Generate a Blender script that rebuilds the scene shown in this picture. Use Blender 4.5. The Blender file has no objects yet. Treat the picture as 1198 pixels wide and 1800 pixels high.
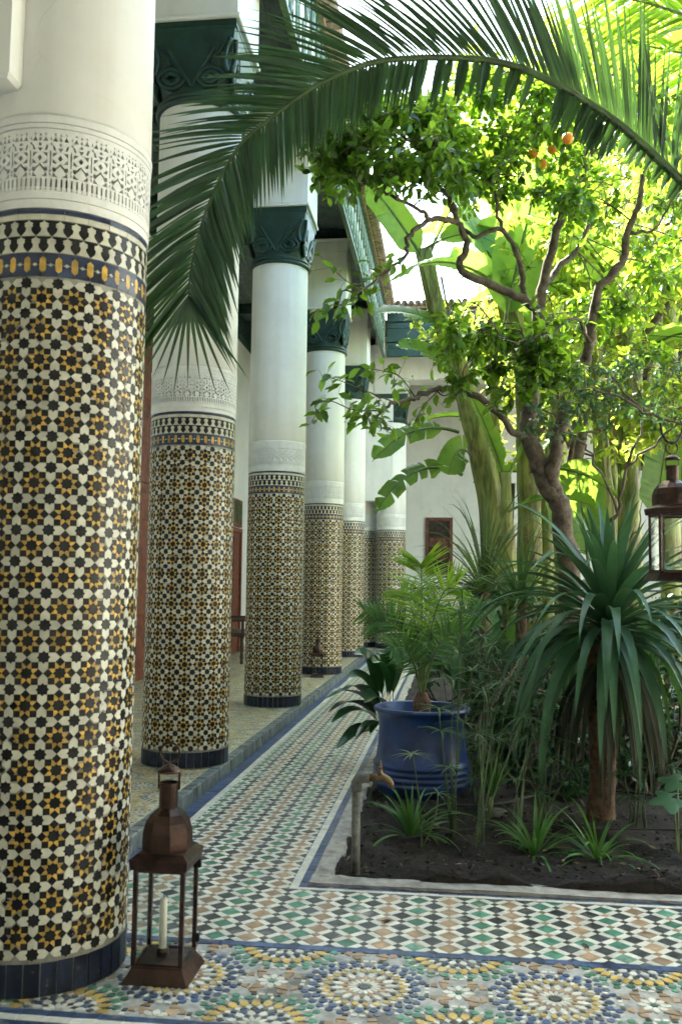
import bpy, math, random
import numpy as np
from mathutils import Matrix, Vector
from mathutils.geometry import tessellate_polygon

random.seed(7)
RNG = np.random.default_rng(7)
SC = bpy.context.scene
COL = SC.collection
PI = math.pi

# ------------------------------------------------------------------ camera
CAM_H = 1.21
PSI, THETA, RHO = 0.1195, 0.08325, 0.012      # yaw left, pitch up, roll
FPX, CPX, CPY = 1600.0, 599.0, 900.0
_fw = np.array([-math.sin(PSI)*math.cos(THETA), math.cos(PSI)*math.cos(THETA), math.sin(THETA)])
_r0 = np.array([math.cos(PSI), math.sin(PSI), 0.0])
_u0 = np.cross(_r0, _fw)
_r = math.cos(RHO)*_r0 + math.sin(RHO)*_u0
_u = math.cos(RHO)*_u0 - math.sin(RHO)*_r0
cam_data = bpy.data.cameras.new("camera")
cam_data.sensor_fit = 'VERTICAL'
cam_data.sensor_height = 36.0
cam_data.sensor_width = 24.0
cam_data.lens = 36.0*FPX/1800.0
cam_data.clip_start = 0.05
cam_data.clip_end = 500.0
cam_data.dof.use_dof = True
cam_data.dof.focus_distance = 6.6
cam_data.dof.aperture_fstop = 5.0
cam = bpy.data.objects.new("camera", cam_data)
M = Matrix(((_r[0], _u[0], -_fw[0], 0.0), (_r[1], _u[1], -_fw[1], 0.0), (_r[2], _u[2], -_fw[2], CAM_H), (0, 0, 0, 1)))
cam.matrix_world = M
COL.objects.link(cam)
SC.camera = cam

# ------------------------------------------------------------------ light
SUN_AZ = math.radians(-38.0)     # measured from the corridor axis (+Y), negative = to the left
SUN_EL = math.radians(52.0)
world = bpy.data.worlds.new("World")
SC.world = world
world.use_nodes = True
wn = world.node_tree
wn.nodes.clear()
sky = wn.nodes.new("ShaderNodeTexSky")
sky.sky_type = 'NISHITA'
sky.sun_disc = False
sky.sun_elevation = SUN_EL
sky.sun_rotation = SUN_AZ
sky.air_density = 1.0
sky.dust_density = 3.0
sky.ozone_density = 1.0
bg = wn.nodes.new("ShaderNodeBackground")
bg.inputs[1].default_value = 0.15
wo = wn.nodes.new("ShaderNodeOutputWorld")
wn.links.new(sky.outputs[0], bg.inputs[0])
wn.links.new(bg.outputs[0], wo.inputs[0])
sd = bpy.data.lights.new("sun", 'SUN')
sd.energy = 5.0
sd.angle = math.radians(0.53)
sd.color = (1.0, 0.93, 0.80)
sun = bpy.data.objects.new("sun", sd)
to_sun = Vector((math.sin(SUN_AZ)*math.cos(SUN_EL), math.cos(SUN_AZ)*math.cos(SUN_EL), math.sin(SUN_EL)))
sun.rotation_euler = to_sun.to_track_quat('Z', 'Y').to_euler()
sun.location = (0, 0, 20)
COL.objects.link(sun)
vs = SC.view_settings
vs.view_transform = 'Standard'
vs.look = 'None'
vs.gamma = 1.0
vs.exposure = 3.38
vs.use_curve_mapping = False
try:
    vs.use_white_balance = True
    vs.white_balance_temperature = 6350
    vs.white_balance_tint = 0
except Exception:
    pass
SC.cycles.max_bounces = 6
SC.cycles.diffuse_bounces = 3
SC.cycles.use_adaptive_sampling = True
SC.cycles.adaptive_threshold = 0.03
SC.cycles.glossy_bounces = 3
SC.cycles.transmission_bounces = 6
SC.cycles.transparent_max_bounces = 10
SC.cycles.use_denoising = True
SC.cycles.sample_clamp_indirect = 6.0

def at(px, py, d):
    """point in the courtyard seen in that direction, d metres along the camera axis"""
    return np.array([0, 0, CAM_H]) + d*(_fw + (px-CPX)/FPX*_r - (py-CPY)/FPX*_u)

def norm(v):
    v = np.asarray(v, float)
    return v/(np.linalg.norm(v)+1e-12)

# ------------------------------------------------------------------ mesh helpers
class MB:
    def __init__(self):
        self.V = []; self.F = []; self.n = 0
    def add(self, V, F, mi=0):
        V = np.asarray(V, float).reshape(-1, 3)
        by = {}
        if isinstance(F, np.ndarray):
            by[F.shape[1]] = F
        else:
            for f in F:
                by.setdefault(len(f), []).append(f)
        for k, fs in by.items():
            self.F.append((np.asarray(fs, np.int64)+self.n, mi))
        self.V.append(V); self.n += len(V)
        return self
    def box(self, lo, hi, mi=0, bev=0.0):
        x0, y0, z0 = lo; x1, y1, z1 = hi
        if bev <= 0:
            V = [(x0,y0,z0),(x1,y0,z0),(x1,y1,z0),(x0,y1,z0),(x0,y0,z1),(x1,y0,z1),(x1,y1,z1),(x0,y1,z1)]
            F = [(0,3,2,1),(4,5,6,7),(0,1,5,4),(1,2,6,5),(2,3,7,6),(3,0,4,7)]
            return self.add(V, F, mi)
        b = bev
        V = []
        for z, i in ((z0,b),(z0+b,0),(z1-b,0),(z1,b)):
            V += [(x0+i,y0+i,z),(x1-i,y0+i,z),(x1-i,y1-i,z),(x0+i,y1-i,z)]
        F = [(3,2,1,0),(12,13,14,15)]
        for k in range(3):
            for j in range(4):
                a = 4*k+j; c = 4*k+(j+1)%4
                F.append((a, c, c+4, a+4))
        return self.add(V, F, mi)
    def tube(self, P, R, n=8, mi=0, cap=True):
        P = np.asarray(P, float); m = len(P)
        R = np.broadcast_to(np.asarray(R, float), (m,))
        T = np.gradient(P, axis=0); T /= (np.linalg.norm(T, axis=1, keepdims=True)+1e-12)
        ref = np.array([0,0,1.0]) if abs(T[0,2]) < .9 else np.array([1.0,0,0])
        V = []
        s = norm(np.cross(T[0], ref))
        for i in range(m):
            s = norm(s - T[i]*np.dot(s, T[i])); t = np.cross(T[i], s)
            a = np.arange(n)*2*PI/n
            V.append(P[i]+R[i]*(np.cos(a)[:,None]*s+np.sin(a)[:,None]*t))
        V = np.concatenate(V)
        F = []
        for i in range(m-1):
            for j in range(n):
                a = i*n+j; b = i*n+(j+1)%n
                F.append((a, b, b+n, a+n))
        if cap:
            F.append(tuple(range(n-1,-1,-1))); F.append(tuple(range((m-1)*n, m*n)))
        return self.add(V, F, mi)
    def lathe(self, prof, n=32, c=(0,0,0), mi=0, rot=0.0):
        m = len(prof); a = np.arange(n)*2*PI/n+rot
        V = np.concatenate([np.stack([c[0]+r*np.cos(a), c[1]+r*np.sin(a), np.full(n, c[2]+z)], 1) for r, z in prof])
        F = []
        for i in range(m-1):
            for j in range(n):
                p = i*n+j; q = i*n+(j+1)%n
                F.append((p, q, q+n, p+n))
        F.append(tuple(range(n-1,-1,-1))); F.append(tuple(range((m-1)*n, m*n)))
        return self.add(V, F, mi)
    def torus(self, c, axis, R, r, n=20, k=8, mi=0, a0=0.0, a1=2*PI):
        axis = norm(axis); ref = np.array([0,0,1.0]) if abs(axis[2]) < .9 else np.array([1.0,0,0])
        s = norm(np.cross(axis, ref)); t = np.cross(axis, s)
        full = abs(a1-a0-2*PI) < 1e-6
        A = np.linspace(a0, a1, n+1)
        P = np.array([np.asarray(c)+R*(math.cos(a)*s+math.sin(a)*t) for a in A])
        return self.tube(P, r, k, mi, cap=not full)
    def mesh(self, name, mats, smooth=False):
        me = bpy.data.meshes.new(name)
        if self.n == 0:
            return me
        V = np.concatenate(self.V)
        tot = []; idx = []; mis = []
        for F, mi in self.F:
            tot.append(np.full(len(F), F.shape[1], np.int32)); idx.append(F.ravel())
            mis.append(np.broadcast_to(np.asarray(mi, np.int32), (len(F),)))
        tot = np.concatenate(tot); idx = np.concatenate(idx).astype(np.int32); mis = np.concatenate(mis)
        st = np.concatenate([[0], np.cumsum(tot)[:-1]]).astype(np.int32)
        me.vertices.add(len(V)); me.vertices.foreach_set("co", V.astype(np.float32).ravel())
        me.loops.add(len(idx)); me.loops.foreach_set("vertex_index", idx)
        me.polygons.add(len(tot)); me.polygons.foreach_set("loop_start", st)
        try:
            me.polygons.foreach_set("loop_total", tot)
        except Exception:
            pass
        for m in (mats if isinstance(mats, (list, tuple)) else [mats]):
            me.materials.append(m)
        me.polygons.foreach_set("material_index", np.ascontiguousarray(mis, dtype=np.int32))
        me.polygons.foreach_set("use_smooth", np.full(len(tot), bool(smooth)))
        me.update(calc_edges=True)
        me.validate()
        return me
    def build(self, name, mats, parent=None, smooth=False, kind=None):
        return link(name, self.mesh(name, mats, smooth), parent, kind)

def link(name, me, parent=None, kind=None):
    o = bpy.data.objects.new(name, me)
    COL.objects.link(o)
    if parent is not None:
        o.parent = parent
        if parent.type == 'EMPTY' and parent.parent is None:
            pass
    if kind: o["kind"] = kind
    return o

def tag(o, label, cat, group=None):
    o["label"] = label; o["category"] = cat
    if group: o["group"] = group
    return o

def thing(name, label, cat, loc=(0,0,0), rz=0.0, group=None):
    o = bpy.data.objects.new(name, None)
    o.empty_display_size = 0.05
    o.location = loc; o.rotation_euler = (0, 0, rz)
    COL.objects.link(o)
    return tag(o, label, cat, group)

def copy_tree(o, parent=None):
    c = o.copy(); COL.objects.link(c); c.parent = parent
    for ch in list(o.children):
        copy_tree(ch, c)
    return c

def instances(mb, Vt, Ft, T, A, B, C, mi=0):
    """place a small template many times: T origins, A/B/C axis vectors (n,3)"""
    Vt = np.asarray(Vt, float); k = len(Vt); n = len(T)
    if n == 0: return
    V = T[:,None,:] + Vt[None,:,0,None]*A[:,None,:] + Vt[None,:,1,None]*B[:,None,:] + Vt[None,:,2,None]*C[:,None,:]
    by = {}
    for f in Ft: by.setdefault(len(f), []).append(f)
    off = mb.n
    for q, fs in by.items():
        F = np.asarray(fs)[None,:,:] + (np.arange(n)*k)[:,None,None]
        m = mi if np.isscalar(mi) else np.repeat(np.asarray(mi), len(fs))
        mb.F.append((F.reshape(-1, q)+off, m))
    mb.V.append(V.reshape(-1,3)); mb.n += n*k

# ------------------------------------------------------------------ materials
def newmat(name):
    m = bpy.data.materials.new(name); m.use_nodes = True
    nt = m.node_tree; nt.nodes.clear()
    return m, nt, nt.nodes.new, nt.links.new

def rand_node(nt):
    """a random number for each piece: by mesh island and by object"""
    g = nt.nodes.new("ShaderNodeNewGeometry"); o = nt.nodes.new("ShaderNodeObjectInfo")
    a = nt.nodes.new("ShaderNodeMath"); a.operation = 'ADD'
    f = nt.nodes.new("ShaderNodeMath"); f.operation = 'FRACT'
    nt.links.new(g.outputs["Random Per Island"], a.inputs[0]); nt.links.new(o.outputs["Random"], a.inputs[1])
    nt.links.new(a.outputs[0], f.inputs[0])
    return f.outputs[0]

def surf(name, col, rough=.5, vary=.15, noise=8.0, col2=None, bump=.0, bscale=60.0, metal=0.0, piece=0.0, spec=.5, stain=None, coat=0.0, detail=6.0, coords="Object", streak=None):
    """principled surface: two-tone noise, optional per-piece tone and stains with a shape of their own"""
    m, nt, N, L = newmat(name)
    out = N("ShaderNodeOutputMaterial"); p = N("ShaderNodeBsdfPrincipled")
    L(p.outputs[0], out.inputs[0])
    tc = N("ShaderNodeTexCoord")
    nz = N("ShaderNodeTexNoise"); nz.inputs["Scale"].default_value = noise; nz.inputs["Detail"].default_value = detail
    nz.inputs["Roughness"].default_value = .65
    gpos = N("ShaderNodeNewGeometry")
    src = gpos.outputs["Position"] if coords == "World" else tc.outputs[coords]
    L(src, nz.inputs["Vector"])
    r = N("ShaderNodeValToRGB")
    c2 = col2 if col2 else tuple(max(0, c*(1-2*vary)) for c in col)
    c1 = tuple(min(1, c*(1+vary)) for c in col) if not col2 else col
    r.color_ramp.elements[0].position = .32; r.color_ramp.elements[0].color = (*c2, 1)
    r.color_ramp.elements[1].position = .62; r.color_ramp.elements[1].color = (*c1, 1)
    L(nz.outputs["Fac"], r.inputs[0])
    cur = r.outputs[0]
    if piece > 0:
        rn = rand_node(nt)
        mr = N("ShaderNodeMapRange"); mr.inputs[3].default_value = 1-piece; mr.inputs[4].default_value = 1+piece*.8
        L(rn, mr.inputs[0])
        mx = N("ShaderNodeMix"); mx.data_type = 'RGBA'; mx.blend_type = 'MULTIPLY'; mx.inputs[0].default_value = 1
        L(cur, mx.inputs[6]); L(mr.outputs[0], mx.inputs[7]); cur = mx.outputs[2]
    if stain:
        sc_, thr, scol, amt = stain
        n2 = N("ShaderNodeTexNoise"); n2.inputs["Scale"].default_value = sc_; n2.inputs["Detail"].default_value = 8
        n2.inputs["Roughness"].default_value = .7
        L(src, n2.inputs["Vector"])
        rr = N("ShaderNodeValToRGB"); rr.color_ramp.elements[0].position = thr; rr.color_ramp.elements[0].color = (0,0,0,1)
        rr.color_ramp.elements[1].position = min(1, thr+.1); rr.color_ramp.elements[1].color = (amt,amt,amt,1)
        L(n2.outputs["Fac"], rr.inputs[0])
        mx = N("ShaderNodeMix"); mx.data_type = 'RGBA'; mx.inputs[7].default_value = (*scol, 1)
        L(rr.outputs[0], mx.inputs[0]); L(cur, mx.inputs[6]); cur = mx.outputs[2]
    if streak:
        mp = N("ShaderNodeMapping"); mp.inputs["Scale"].default_value = (9,9,.45); L(src, mp.inputs[0])
        n4 = N("ShaderNodeTexNoise"); n4.inputs["Scale"].default_value = 1.0; n4.inputs["Detail"].default_value = 6; L(mp.outputs[0], n4.inputs["Vector"])
        r4 = N("ShaderNodeValToRGB"); r4.color_ramp.elements[0].position = .50; r4.color_ramp.elements[0].color = (0,0,0,1); r4.color_ramp.elements[1].position = .72; r4.color_ramp.elements[1].color = (.34,.34,.34,1)
        L(n4.outputs["Fac"], r4.inputs[0])
        mx = N("ShaderNodeMix"); mx.data_type = 'RGBA'; mx.inputs[7].default_value = (*streak, 1); L(r4.outputs[0], mx.inputs[0]); L(cur, mx.inputs[6]); cur = mx.outputs[2]
        vo = N("ShaderNodeTexVoronoi"); vo.feature = 'DISTANCE_TO_EDGE'; vo.inputs["Scale"].default_value = 2.3
        nw = N("ShaderNodeTexNoise"); nw.inputs["Scale"].default_value = 6; L(src, nw.inputs["Vector"])
        av = N("ShaderNodeMixRGB"); av.blend_type = 'ADD'; av.inputs[0].default_value = .12; L(src, av.inputs[1]); L(nw.outputs["Color"], av.inputs[2]); L(av.outputs[0], vo.inputs["Vector"])
        lt_ = N("ShaderNodeMath"); lt_.operation = 'LESS_THAN'; lt_.inputs[1].default_value = .0035; L(vo.outputs["Distance"], lt_.inputs[0])
        gate = N("ShaderNodeMath"); gate.operation = 'MULTIPLY'; L(lt_.outputs[0], gate.inputs[0]); L(r4.outputs[0], gate.inputs[1])
        mx = N("ShaderNodeMix"); mx.data_type = 'RGBA'; mx.inputs[7].default_value = (.34,.31,.26,1); L(gate.outputs[0], mx.inputs[0]); L(cur, mx.inputs[6]); cur = mx.outputs[2]
    L(cur, p.inputs["Base Color"])
    p.inputs["Metallic"].default_value = metal
    p.inputs["Specular IOR Level"].default_value = spec
    if coat: p.inputs["Coat Weight"].default_value = coat
    rm = N("ShaderNodeMapRange"); rm.inputs[3].default_value = max(.02, rough-.12); rm.inputs[4].default_value = min(1, rough+.15)
    L(nz.outputs["Fac"], rm.inputs[0]); L(rm.outputs[0], p.inputs["Roughness"])
    if bump > 0:
        b = N("ShaderNodeBump"); b.inputs["Strength"].default_value = bump; b.inputs["Distance"].default_value = .01
        n3 = N("ShaderNodeTexNoise"); n3.inputs["Scale"].default_value = bscale; n3.inputs["Detail"].default_value = 5
        L(src, n3.inputs["Vector"]); L(n3.outputs["Fac"], b.inputs["Height"]); L(b.outputs[0], p.inputs["Normal"])
    return m

def leafmat(name, col, trans, tf=.38, rough=.42, vary=.35, hue=.0, spec=.4, veins=0.0):
    m, nt, N, L = newmat(name)
    out = N("ShaderNodeOutputMaterial"); p = N("ShaderNodeBsdfPrincipled"); t = N("ShaderNodeBsdfTranslucent"); mix = N("ShaderNodeMixShader")
    rn = rand_node(nt)
    mr = N("ShaderNodeMapRange"); mr.inputs[3].default_value = 1-vary; mr.inputs[4].default_value = 1+vary
    L(rn, mr.inputs[0])
    tc = N("ShaderNodeTexCoord"); nz = N("ShaderNodeTexNoise"); nz.inputs["Scale"].default_value = 14; nz.inputs["Detail"].default_value = 4
    L(tc.outputs["Object"], nz.inputs["Vector"])
    m2 = N("ShaderNodeMapRange"); m2.inputs[3].default_value = .7; m2.inputs[4].default_value = 1.3
    L(nz.outputs["Fac"], m2.inputs[0])
    mu = N("ShaderNodeMath"); mu.operation = 'MULTIPLY'; L(mr.outputs[0], mu.inputs[0]); L(m2.outputs[0], mu.inputs[1])
    def tint(c, node, idx):
        mx = N("ShaderNodeMix"); mx.data_type = 'RGBA'; mx.blend_type = 'MULTIPLY'; mx.inputs[0].default_value = 1
        mx.inputs[6].default_value = (*c, 1); L(mu.outputs[0], mx.inputs[7]); L(mx.outputs[2], node.inputs[idx])
    tint(col, p, "Base Color"); tint(trans, t, "Color")
    p.inputs["Roughness"].default_value = rough; p.inputs["Specular IOR Level"].default_value = spec
    mix.inputs[0].default_value = tf
    L(p.outputs[0], mix.inputs[1]); L(t.outputs[0], mix.inputs[2]); L(mix.outputs[0], out.inputs[0])
    return m

def glassmat(name):
    m, nt, N, L = newmat(name)
    out = N("ShaderNodeOutputMaterial"); tr = N("ShaderNodeBsdfTransparent"); gl = N("ShaderNodeBsdfGlossy"); lw = N("ShaderNodeLayerWeight"); mix = N("ShaderNodeMixShader")
    tr.inputs[0].default_value = (.975, .985, .98, 1); gl.inputs["Roughness"].default_value = .05
    lw.inputs[0].default_value = .12
    mr = N("ShaderNodeMapRange"); mr.inputs[3].default_value = .02; mr.inputs[4].default_value = .55
    L(lw.outputs["Facing"], mr.inputs[0])
    L(mr.outputs[0], mix.inputs[0]); L(tr.outputs[0], mix.inputs[1]); L(gl.outputs[0], mix.inputs[2]); L(mix.outputs[0], out.inputs[0])
    return m

MT = {}
MT['plaster'] = surf('white_plaster', (.80,.79,.74), .75, .03, 3.0, bump=.2, bscale=7, stain=(2.6,.58,(.66,.64,.57),.55), streak=(.60,.57,.47))
MT['stucco'] = surf('carved_stucco', (.80,.79,.75), .8, .05, 12.0, bump=.15, bscale=90)
MT['grout'] = surf('tile_grout', (.40,.37,.31), .9, .2, 30.0, bump=.2, bscale=200)
MT['galgrout'] = surf('gallery_grout', (.56,.50,.33), .8, .2, 12, coords="World", stain=(3.0,.55,(.30,.29,.24),.6))
MT['floorgrout'] = surf('floor_grout', (.40,.40,.375), .85, .2, 22.0, coords="World", stain=(3.5,.52,(.13,.12,.10),.8))
TW = dict(bump=.10, bscale=70, coords="World")
MT['t_black'] = surf('zellige_black', (.012,.011,.011), .34, .35, 25, piece=.5, spec=.28, stain=(26,.70,(.14,.10,.075),.7), **TW)
MT['t_white'] = surf('zellige_white', (.60,.575,.46), .34, .10, 20, piece=.14, stain=(24,.68,(.40,.33,.24),.7), **TW)
MT['t_ochre'] = surf('zellige_ochre', (.60,.37,.065), .34, .22, 25, piece=.28, stain=(26,.67,(.35,.22,.13),.7), **TW)
MT['t_navy'] = surf('zellige_navy', (.012,.017,.036), .34, .35, 25, piece=.45, spec=.3, stain=(34,.62,(.26,.23,.19),.8), **TW)
MT['t_blue'] = surf('zellige_blue', (.022,.034,.085), .30, .3, 25, piece=.35, stain=(30,.64,(.32,.29,.25),.8), **TW)
FW = dict(bump=.08, bscale=50, coords="World")
WORN = (7.0, .56, (.42,.39,.33), .55)
MT['f_black'] = surf('floor_tile_black', (.055,.062,.060), .38, .3, 30, piece=.4, stain=WORN, **FW)
MT['f_white'] = surf('floor_tile_white', (.66,.65,.57), .36, .10, 25, piece=.14, stain=(7,.60,(.50,.46,.38),.5), **FW)
MT['f_green'] = surf('floor_tile_green', (.085,.24,.155), .36, .25, 25, piece=.38, stain=WORN, **FW)
MT['f_brown'] = surf('floor_tile_tan', (.37,.25,.145), .42, .2, 25, piece=.3, stain=WORN, **FW)
MT['f_blue'] = surf('floor_tile_blue', (.055,.090,.185), .36, .3, 25, piece=.3, stain=WORN, **FW)
MT['f_ochre'] = surf('floor_tile_ochre', (.60,.42,.11), .36, .2, 25, piece=.22, stain=WORN, **FW)
MT['kerb'] = surf('kerb_tile_slate', (.135,.155,.155), .45, .3, 18, piece=.25, stain=(6,.58,(.36,.35,.31),.6), **FW)
MT['concrete'] = surf('old_cement', (.36,.345,.31), .85, .22, 14, bump=.5, bscale=45, stain=(9,.58,(.17,.155,.13),.6), coords="World")
MT['soil'] = surf('dark_soil', (.017,.012,.009), .95, .45, 40, bump=.8, bscale=70, coords="World")
MT['clod'] = surf('soil_clod', (.024,.017,.012), .95, .4, 40, piece=.5)
MT['green'] = surf('green_painted_wood', (.013,.043,.031), .42, .25, 10, bump=.08, bscale=50, stain=(12,.68,(.028,.07,.052),.6))
MT['green2'] = surf('pale_green_painted_wood', (.11,.17,.09), .5, .25, 16, bump=.1, bscale=60)
MT['cream'] = surf('cream_painted_wood', (.58,.55,.36), .6, .18, 14)
MT['ceil'] = surf('dark_green_boards', (.13,.165,.145), .6, .25, 6, piece=.25)
MT['redwood'] = surf('red_brown_wood', (.17,.050,.030), .5, .35, 9, bump=.15, bscale=50)
MT['darkwood'] = surf('dark_wood', (.045,.022,.014), .45, .35, 12)
MT['iron'] = surf('black_iron', (.03,.035,.035), .5, .3, 30, metal=.6)
MT['copper'] = surf('aged_copper_tin', (.046,.023,.016), .34, .45, 14, metal=.6, bump=.15, bscale=50, stain=(11,.6,(.025,.016,.012),.7))
MT['brassy'] = surf('dull_brass', (.17,.115,.065), .48, .35, 20, metal=.7)
MT['galv'] = surf('galvanised_pipe', (.17,.165,.15), .6, .3, 25, metal=.5)
MT['glass'] = glassmat('clear_pane')
MT['wax'] = surf('candle_wax', (.72,.69,.56), .55, .06, 20)
MT['wick'] = surf('burnt_wick', (.01,.01,.01), .9, .1, 20)
MT['potblue'] = surf('cobalt_glaze', (.010,.036,.150), .34, .3, 7, bump=.15, bscale=25, stain=(6,.60,(.10,.12,.19),.55), coat=.1)
MT['bark'] = surf('brown_bark', (.105,.080,.060), .85, .4, 16, bump=.6, bscale=50, stain=(7,.6,(.20,.16,.12),.6))
MT['palebark'] = surf('fibrous_trunk', (.13,.075,.045), .9, .4, 20, bump=.7, bscale=60)
def stemmat(name):
    """sappy stem: long fibres, dry brown sheath patches"""
    m, nt, N, L = newmat(name)
    out = N("ShaderNodeOutputMaterial"); p = N("ShaderNodeBsdfPrincipled"); L(p.outputs[0], out.inputs[0])
    tc = N("ShaderNodeTexCoord"); mp = N("ShaderNodeMapping"); mp.inputs["Scale"].default_value = (14,14,.9); L(tc.outputs["Object"], mp.inputs[0])
    n1 = N("ShaderNodeTexNoise"); n1.inputs["Scale"].default_value = 2.2; n1.inputs["Detail"].default_value = 7; L(mp.outputs[0], n1.inputs["Vector"])
    r1 = N("ShaderNodeValToRGB"); e = r1.color_ramp.elements
    e[0].position = .34; e[0].color = (.085,.115,.022,1); e[1].position = .62; e[1].color = (.30,.32,.085,1); L(n1.outputs["Fac"], r1.inputs[0])
    mp2 = N("ShaderNodeMapping"); mp2.inputs["Scale"].default_value = (5,5,1.3); L(tc.outputs["Object"], mp2.inputs[0])
    n2 = N("ShaderNodeTexNoise"); n2.inputs["Scale"].default_value = 1.6; n2.inputs["Detail"].default_value = 8; n2.inputs["Roughness"].default_value = .7; L(mp2.outputs[0], n2.inputs["Vector"])
    r2 = N("ShaderNodeValToRGB"); r2.color_ramp.elements[0].position = .52; r2.color_ramp.elements[0].color = (0,0,0,1); r2.color_ramp.elements[1].position = .60; r2.color_ramp.elements[1].color = (.9,.9,.9,1); L(n2.outputs["Fac"], r2.inputs[0])
    mx = N("ShaderNodeMix"); mx.data_type = 'RGBA'; mx.inputs[7].default_value = (.13,.075,.03,1); L(r2.outputs[0], mx.inputs[0]); L(r1.outputs[0], mx.inputs[6]); L(mx.outputs[2], p.inputs["Base Color"])
    p.inputs["Roughness"].default_value = .5
    b = N("ShaderNodeBump"); b.inputs["Strength"].default_value = .5; b.inputs["Distance"].default_value = .01; L(n1.outputs["Fac"], b.inputs["Height"]); L(b.outputs[0], p.inputs["Normal"])
    return m
MT['banstem'] = stemmat('banana_stem')
MT['rooftile'] = surf('clay_roof_tile', (.30,.22,.17), .85, .3, 15, piece=.3, stain=(9,.6,(.10,.09,.075),.7))
MT['orange'] = surf('orange_peel', (.80,.27,.02), .45, .1, 20, bump=.2, bscale=160)
MT['hose'] = surf('black_hose', (.02,.02,.02), .5, .2, 10)
MT['red'] = surf('red_enamel', (.45,.02,.02), .4, .1, 10)
MT['ground'] = surf('packed_earth', (.14,.115,.09), .95, .3, 2, coords="World")
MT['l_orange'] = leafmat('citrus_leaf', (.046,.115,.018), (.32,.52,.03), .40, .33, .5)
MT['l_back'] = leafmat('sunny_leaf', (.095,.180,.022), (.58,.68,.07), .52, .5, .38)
MT['l_ban'] = leafmat('banana_leaf', (.065,.165,.030), (.33,.52,.06), .42, .38, .22)
MT['l_palm'] = leafmat('palm_leaflet', (.032,.075,.040), (.10,.20,.035), .16, .34, .35, spec=.55)
MT['l_sunpalm'] = leafmat('sunlit_palm_leaflet', (.15,.30,.025), (.40,.60,.04), .42, .42, .25)  # brighter green puts sun and backlight into the palm leaf colour
MT['l_strap'] = leafmat('strap_leaf', (.050,.122,.062), (.10,.22,.05), .15, .42, .25)
MT['l_dry'] = leafmat('dead_strap_leaf', (.045,.050,.030), (.06,.06,.03), .15, .6, .4)
MT['l_broad'] = leafmat('broad_dark_leaf', (.020,.070,.026), (.05,.15,.02), .15, .30, .25, spec=.5)
MT['l_spider'] = leafmat('spider_leaf', (.060,.160,.035), (.14,.30,.04), .25, .42, .3)
MT['l_sedge'] = leafmat('sedge_leaf', (.050,.115,.040), (.12,.23,.05), .25, .45, .3)
MT['l_grass'] = leafmat('grassy_leaf', (.075,.120,.040), (.16,.22,.05), .25, .5, .35)
MT['l_fig'] = leafmat('lobed_leaf', (.085,.190,.090), (.14,.28,.08), .2, .5, .1)
MT['stemgreen'] = surf('green_stem', (.050,.090,.025), .5, .3, 12)
MT['stempale'] = surf('pale_green_stem', (.12,.17,.04), .5, .3, 12)

# ================================================================== SETTING
def struct(o):
    o["kind"] = "structure"; return o

struct(MB().box((-60,-60,-.30), (60,80,-.06)).build("ground", MT['ground']))
# bedding under the tiled path (recessed joints show it)
struct(MB().box((-1.42,1.2,-.058), (4.0,3.775,.0012)).box((-1.42,3.775,-.058), (-.565,16.78,.0012)).build("path", MT['floorgrout']))
PATH = bpy.data.objects["path"]
gal = struct(MB().box((-3.72,3.25,-.058), (-1.485,20.55,.0765)).box((-1.48,16.85,-.058), (7.0,20.55,.0762)).build("gallery_floor", MT['galgrout']))

def prism2d(poly, h=.004, gap=.0006, inset=.0008):
    """a flat tile in its own plane (x,y), top at +h with a worn arris: verts, faces"""
    P = np.asarray(poly, float); c = P.mean(0); n = len(P)
    size = np.sqrt(((P-c)**2).sum(1)).mean()
    A = c+(P-c)*(1-gap/size); B = c+(P-c)*(1-(gap+inset)/size)
    V = np.concatenate([np.c_[A, np.full(n, -.003)], np.c_[A, np.full(n, h-inset)], np.c_[B, np.full(n, h)]])
    F = [tuple(range(2*n, 3*n))]
    for k in (0, 1):
        for j in range(n):
            F.append((k*n+j, k*n+(j+1) % n, (k+1)*n+(j+1) % n, (k+1)*n+j))
    return V, F

def ccw(poly):
    P = np.asarray(poly, float); x, y = P[:,0], P[:,1]
    if (x*np.roll(y,-1)-y*np.roll(x,-1)).sum() < 0: P = P[::-1]
    return P

def lay(parent, name, mat, V, F, pts, rots, zlev=0.0, n_single=300, near=(0.2,2.7)):
    """lay flat tiles: the n_single nearest as objects of their own sharing one mesh, the rest joined"""
    pts = np.asarray(pts, float).reshape(-1,2); rots = np.broadcast_to(np.asarray(rots, float), (len(pts),))
    if len(pts) == 0: return
    d = np.hypot(pts[:,0]-near[0], (pts[:,1]-near[1]))
    order = np.argsort(d); one = order[:n_single]; rest = order[n_single:]
    me = MB().add(V, F).mesh(name, mat)
    for i in one:
        o = bpy.data.objects.new(name, me); COL.objects.link(o); o.parent = parent
        o.location = (pts[i,0], pts[i,1], zlev+RNG.normal(0,.0003))
        o.rotation_euler = (RNG.normal(0,.012), RNG.normal(0,.012), rots[i]+RNG.normal(0,.012))
    if len(rest):
        mb = MB(); r = rots[rest]+RNG.normal(0,.012,len(rest)); z = np.zeros(len(rest))
        A = np.stack([np.cos(r), np.sin(r), RNG.normal(0,.006,len(rest))], 1); B = np.stack([-np.sin(r), np.cos(r), RNG.normal(0,.006,len(rest))], 1)
        C = np.stack([z, z, z+1], 1)
        instances(mb, V, F, np.c_[pts[rest], zlev+RNG.normal(0,.0003,len(rest))], A, B, C)
        mb.build(name+"s_beyond", mat, parent, kind="stuff")

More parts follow.
